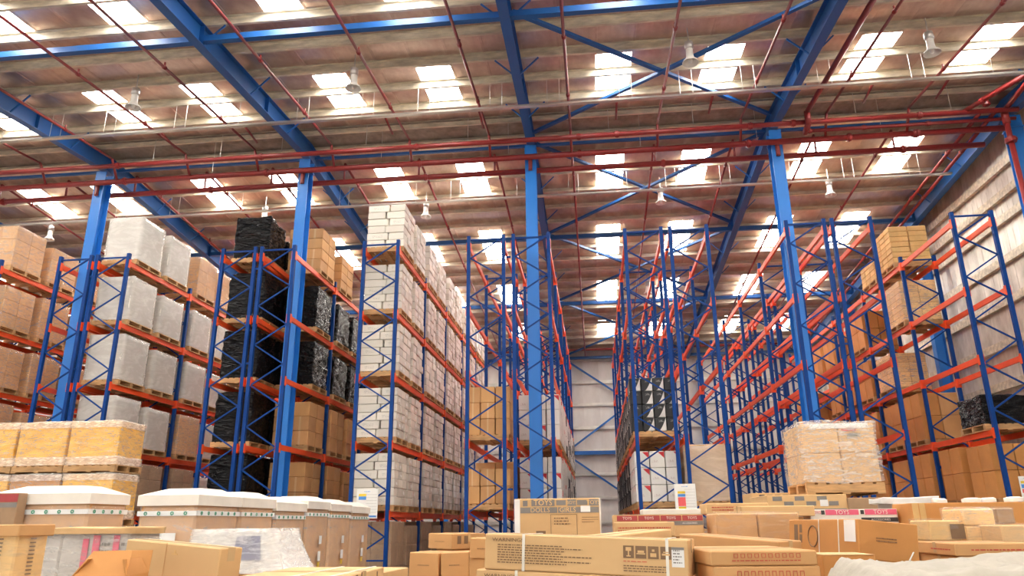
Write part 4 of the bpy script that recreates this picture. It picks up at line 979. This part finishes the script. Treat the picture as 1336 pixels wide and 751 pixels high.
# tall cartons with white lids, ringed tape and film
def lidded(x, y, w, d, h, label, dome=.10, seed=0, tag_lines=True):
    t = thing('lidded_carton', label, 'carton', (x, y, 0), group='tall lidded cartons'); pallet((0,0,0), w, d, '', parent=t)
    hb_ = h-.14-.02
    obj('box_body', MB().cham(-w/2, w/2, -d/2, d/2, .14, .14+hb_, .03).mesh('box_body', 'card_plain'), t)
    b = MB(); W2, D2 = w/2+.025, d/2+.025; z0, z1 = h-.12, h
    rim = [(-W2,-D2),(W2,-D2),(W2,D2),(-W2,D2)]; inn = [(-W2*.55,-D2*.35),(W2*.55,-D2*.35),(W2*.55,D2*.55),(-W2*.55,D2*.55)]
    vs = [(a,c,z0) for a,c in rim]+[(a,c,z1) for a,c in rim]+[(a,c,z1+dome) for a,c in inn]
    b.add(vs, [(0,1,5,4),(1,2,6,5),(2,3,7,6),(3,0,4,7),(4,5,9,8),(5,6,10,9),(6,7,11,10),(7,4,8,11),(8,9,10,11)])
    obj('lid', b.mesh('lid', 'cream'), t)
    zt = h-.235; b = MB()
    b.box(-w/2-.016,w/2+.016,-d/2-.016,-d/2-.013,zt,zt+.055).box(w/2+.013,w/2+.016,-d/2-.016,d/2+.016,zt,zt+.055)
    tp_ = obj('printed_tape', b.mesh('printed_tape', 'paper'), t)
    def ringm(ax):
        b = MB()
        for i in range(8):
            a0, a1 = 2*math.pi*i/8, 2*math.pi*(i+1)/8
            if ax == 'x': b.tube((.017*math.cos(a0), 0, .017*math.sin(a0)), (.017*math.cos(a1), 0, .017*math.sin(a1)), .0065, 4, False)
            else: b.tube((0, .017*math.cos(a0), .017*math.sin(a0)), (0, .017*math.cos(a1), .017*math.sin(a1)), .0065, 4, False)
        return b.mesh('green_ring', 'green')
    k = -w/2+.09
    while k < w/2-.02: obj('green_ring', cached('ringx', lambda: ringm('x')), tp_, (k, -d/2-.018, zt+.028)); k += .165
    k = -d/2+.09
    while k < d/2-.02: obj('green_ring', cached('ringy', lambda: ringm('y')), tp_, (w/2+.018, k, zt+.028)); k += .165
    obj('wrap_film', film_mesh(w, d, hb_-.06, 'film_body', .005, seed, n=10, grow=.008), t, (0,0,.14))
    return t
def lid_labels(t, w, d, h, face, rects):
    box = (w, d, h)
    for r in rects: prints(t, box, face, [r], 'paper', 'paper_label', .046)
c1 = at(117, 652, 8.35); x1_ = at(-12, 652, 8.35).x; zt_ = c1.z+.08
t = lidded((c1.x+x1_)/2, 8.35+.36, c1.x-x1_, .72, zt_, 'tall lidded carton wrapped in film, leftmost, beside the yellow loads', .10, 0)
c2 = at(258, 652, 8.5); w2 = c2.x-at(184, 652, 8.5).x; zt_ = at(258, 645, 8.5).z
seqd = [1.05, 1.0, 1.12, 1.0, 1.1, 1.1]; yy = 8.5
for i, dd in enumerate(seqd):
    h_ = zt_ - (0, .0, .03, -.02, .0, .02)[i]
    t = lidded(c2.x-w2/2, yy+dd/2, w2, dd, h_, f'tall lidded carton wrapped in film, {ORD[i]} of the row running back towards the white cartons', .09, i+1)
    if i == 0:
        lid_labels(t, w2, dd, h_, 'f', [(.36, .72, .68, .77)]); lid_labels(t, w2, dd, h_, 'r', [(.55, .66, .72, .78), (.68, .8, .72, .78)])
    else: lid_labels(t, w2, dd, h_, 'r', [(.5, .62, .64, .71), (.48, .60, .50, .58)][:1 + (i > 1)])
    if i > 1: prints(t, (w2, dd, h_), 'r', [(.48, .58, .45, .49)], 'sign_yellow', 'yellow_mark', .047)
    yy += dd+.09
# yellow wrapped loads, stacked three high
ya = at(92, 560, 14.0); yb_ = at(156, 560, 14.0); wl = yb_.x-ya.x; ztop = at(140, 549, 14.0).z
TW = ['top', 'middle', 'bottom']
for c in range(3):
    cx_ = (ya.x+yb_.x)/2 - c*(wl+.06); h3 = .86; z = ztop - h3 - PH
    for lv in range(3):
        if lv == 2: hh = z - 0 - PH - .04; zz = 0.
        else: hh, zz = h3, z
        cmt = 'yellow_goods' if not (lv == 1 and c == 1) else 'card_orange'
        t = wrapped((cx_, 14.0+.45, zz), wl, .85, hh, (2,2,2) if cmt == 'card_orange' else (1,1,1), cmt, 'film', f'yellow film-wrapped pallet load, {TW[lv]} of its stack, {["right", "middle", "left"][c]} stack at left' if cmt != 'card_orange' else 'film-wrapped orange cartons under the middle yellow load', 'yellow wrapped loads', amp=.02, seed=c)
        fm_ = film_mesh(wl+.02, .87, .13, 'film_heavy', .012, c, n=8)
        obj('film_cuff', fm_, t, (0,0,PH+hh-.12)); obj('film_cuff', film_mesh(wl+.02, .87, .16, 'film_heavy', .012, c+1, n=8), t, (0,0,PH))
        if lv == 0: z = zz - .86 - PH - .035
    
# rack signs
def sign(x0, x1, y0, y1, Y, label, blocks):
    A, B = at(x0, y0, Y), at(x1, y1, Y); w, h = B.x-A.x, A.z-B.z
    t = thing('rack_sign', label, 'sign', ((A.x+B.x)/2, Y, B.z), group='white rack load signs'); bx = (w, .012, h)
    obj('board', MB().cham(-w/2, w/2, -.006, .006, 0, h, .002).mesh('board', 'paper'), t)
    for u0, u1, v0, v1, m_ in blocks: prints(t, bx, 'f', [(u0, u1, v0, v1)], m_, 'colour_block')
    prints(t, bx, 'f', textlines(rng, .35, .65, .88, .93, 1, .9, .05), 'sign_blue', 'heading'); prints(t, bx, 'f', [(.45, .95, .2+.1*i, .205+.1*i) for i in range(7)], 'ink_grey', 'rule_lines')
sign(466, 492, 637.5, 676, D0-.052, 'white rack sign with yellow and blue blocks on the white-carton rack', [(.1,.45,.75,.83,'sign_yellow'),(.1,.45,.63,.74,'sign_blue'),(.6,.95,.04,.1,'sign_blue')])
sign(879, 910, 631, 668, D0-.052, 'white rack sign with coloured blocks on the rack right of the centre aisle', [(.15,.5,.66,.74,'sign_yellow'),(.15,.5,.55,.64,'sign_blue'),(.15,.5,.22,.53,'sign_red'),(.15,.5,.08,.2,'sign_yellow')])
sign(1328, 1352, 621, 652, D0-.052, 'white rack sign at the right edge of the picture', [(.1,.5,.7,.8,'sign_yellow'),(.1,.5,.5,.66,'sign_blue'),(.1,.5,.3,.46,'sign_red')])

def lab_tail(l):
    w = l.split(); return ' '.join(w[-10:])
# hidden supports: plain cartons down to the floor under the goods in front
for i, (o, rz, w, d, lab) in enumerate(UNDER):
    z = o.z-.004
    if z < .15: continue
    n = max(1, round((z-.0)/.5)); h = z/n
    key = ' '.join(lab.split()[:7])
    for k in range(n):
        t = thing('support_carton', f'plain carton, {ORD[k]} up, below {lab_tail(lab)}', 'carton', (o.x, o.y, h*k), rz, 'plain cartons below the goods in front')
        obj('box_body', MB().cham(-w*.36, w*.36, -d*.36, d*.36, .001, h-.001, .006).mesh('box_body', 'card_plain'), t)
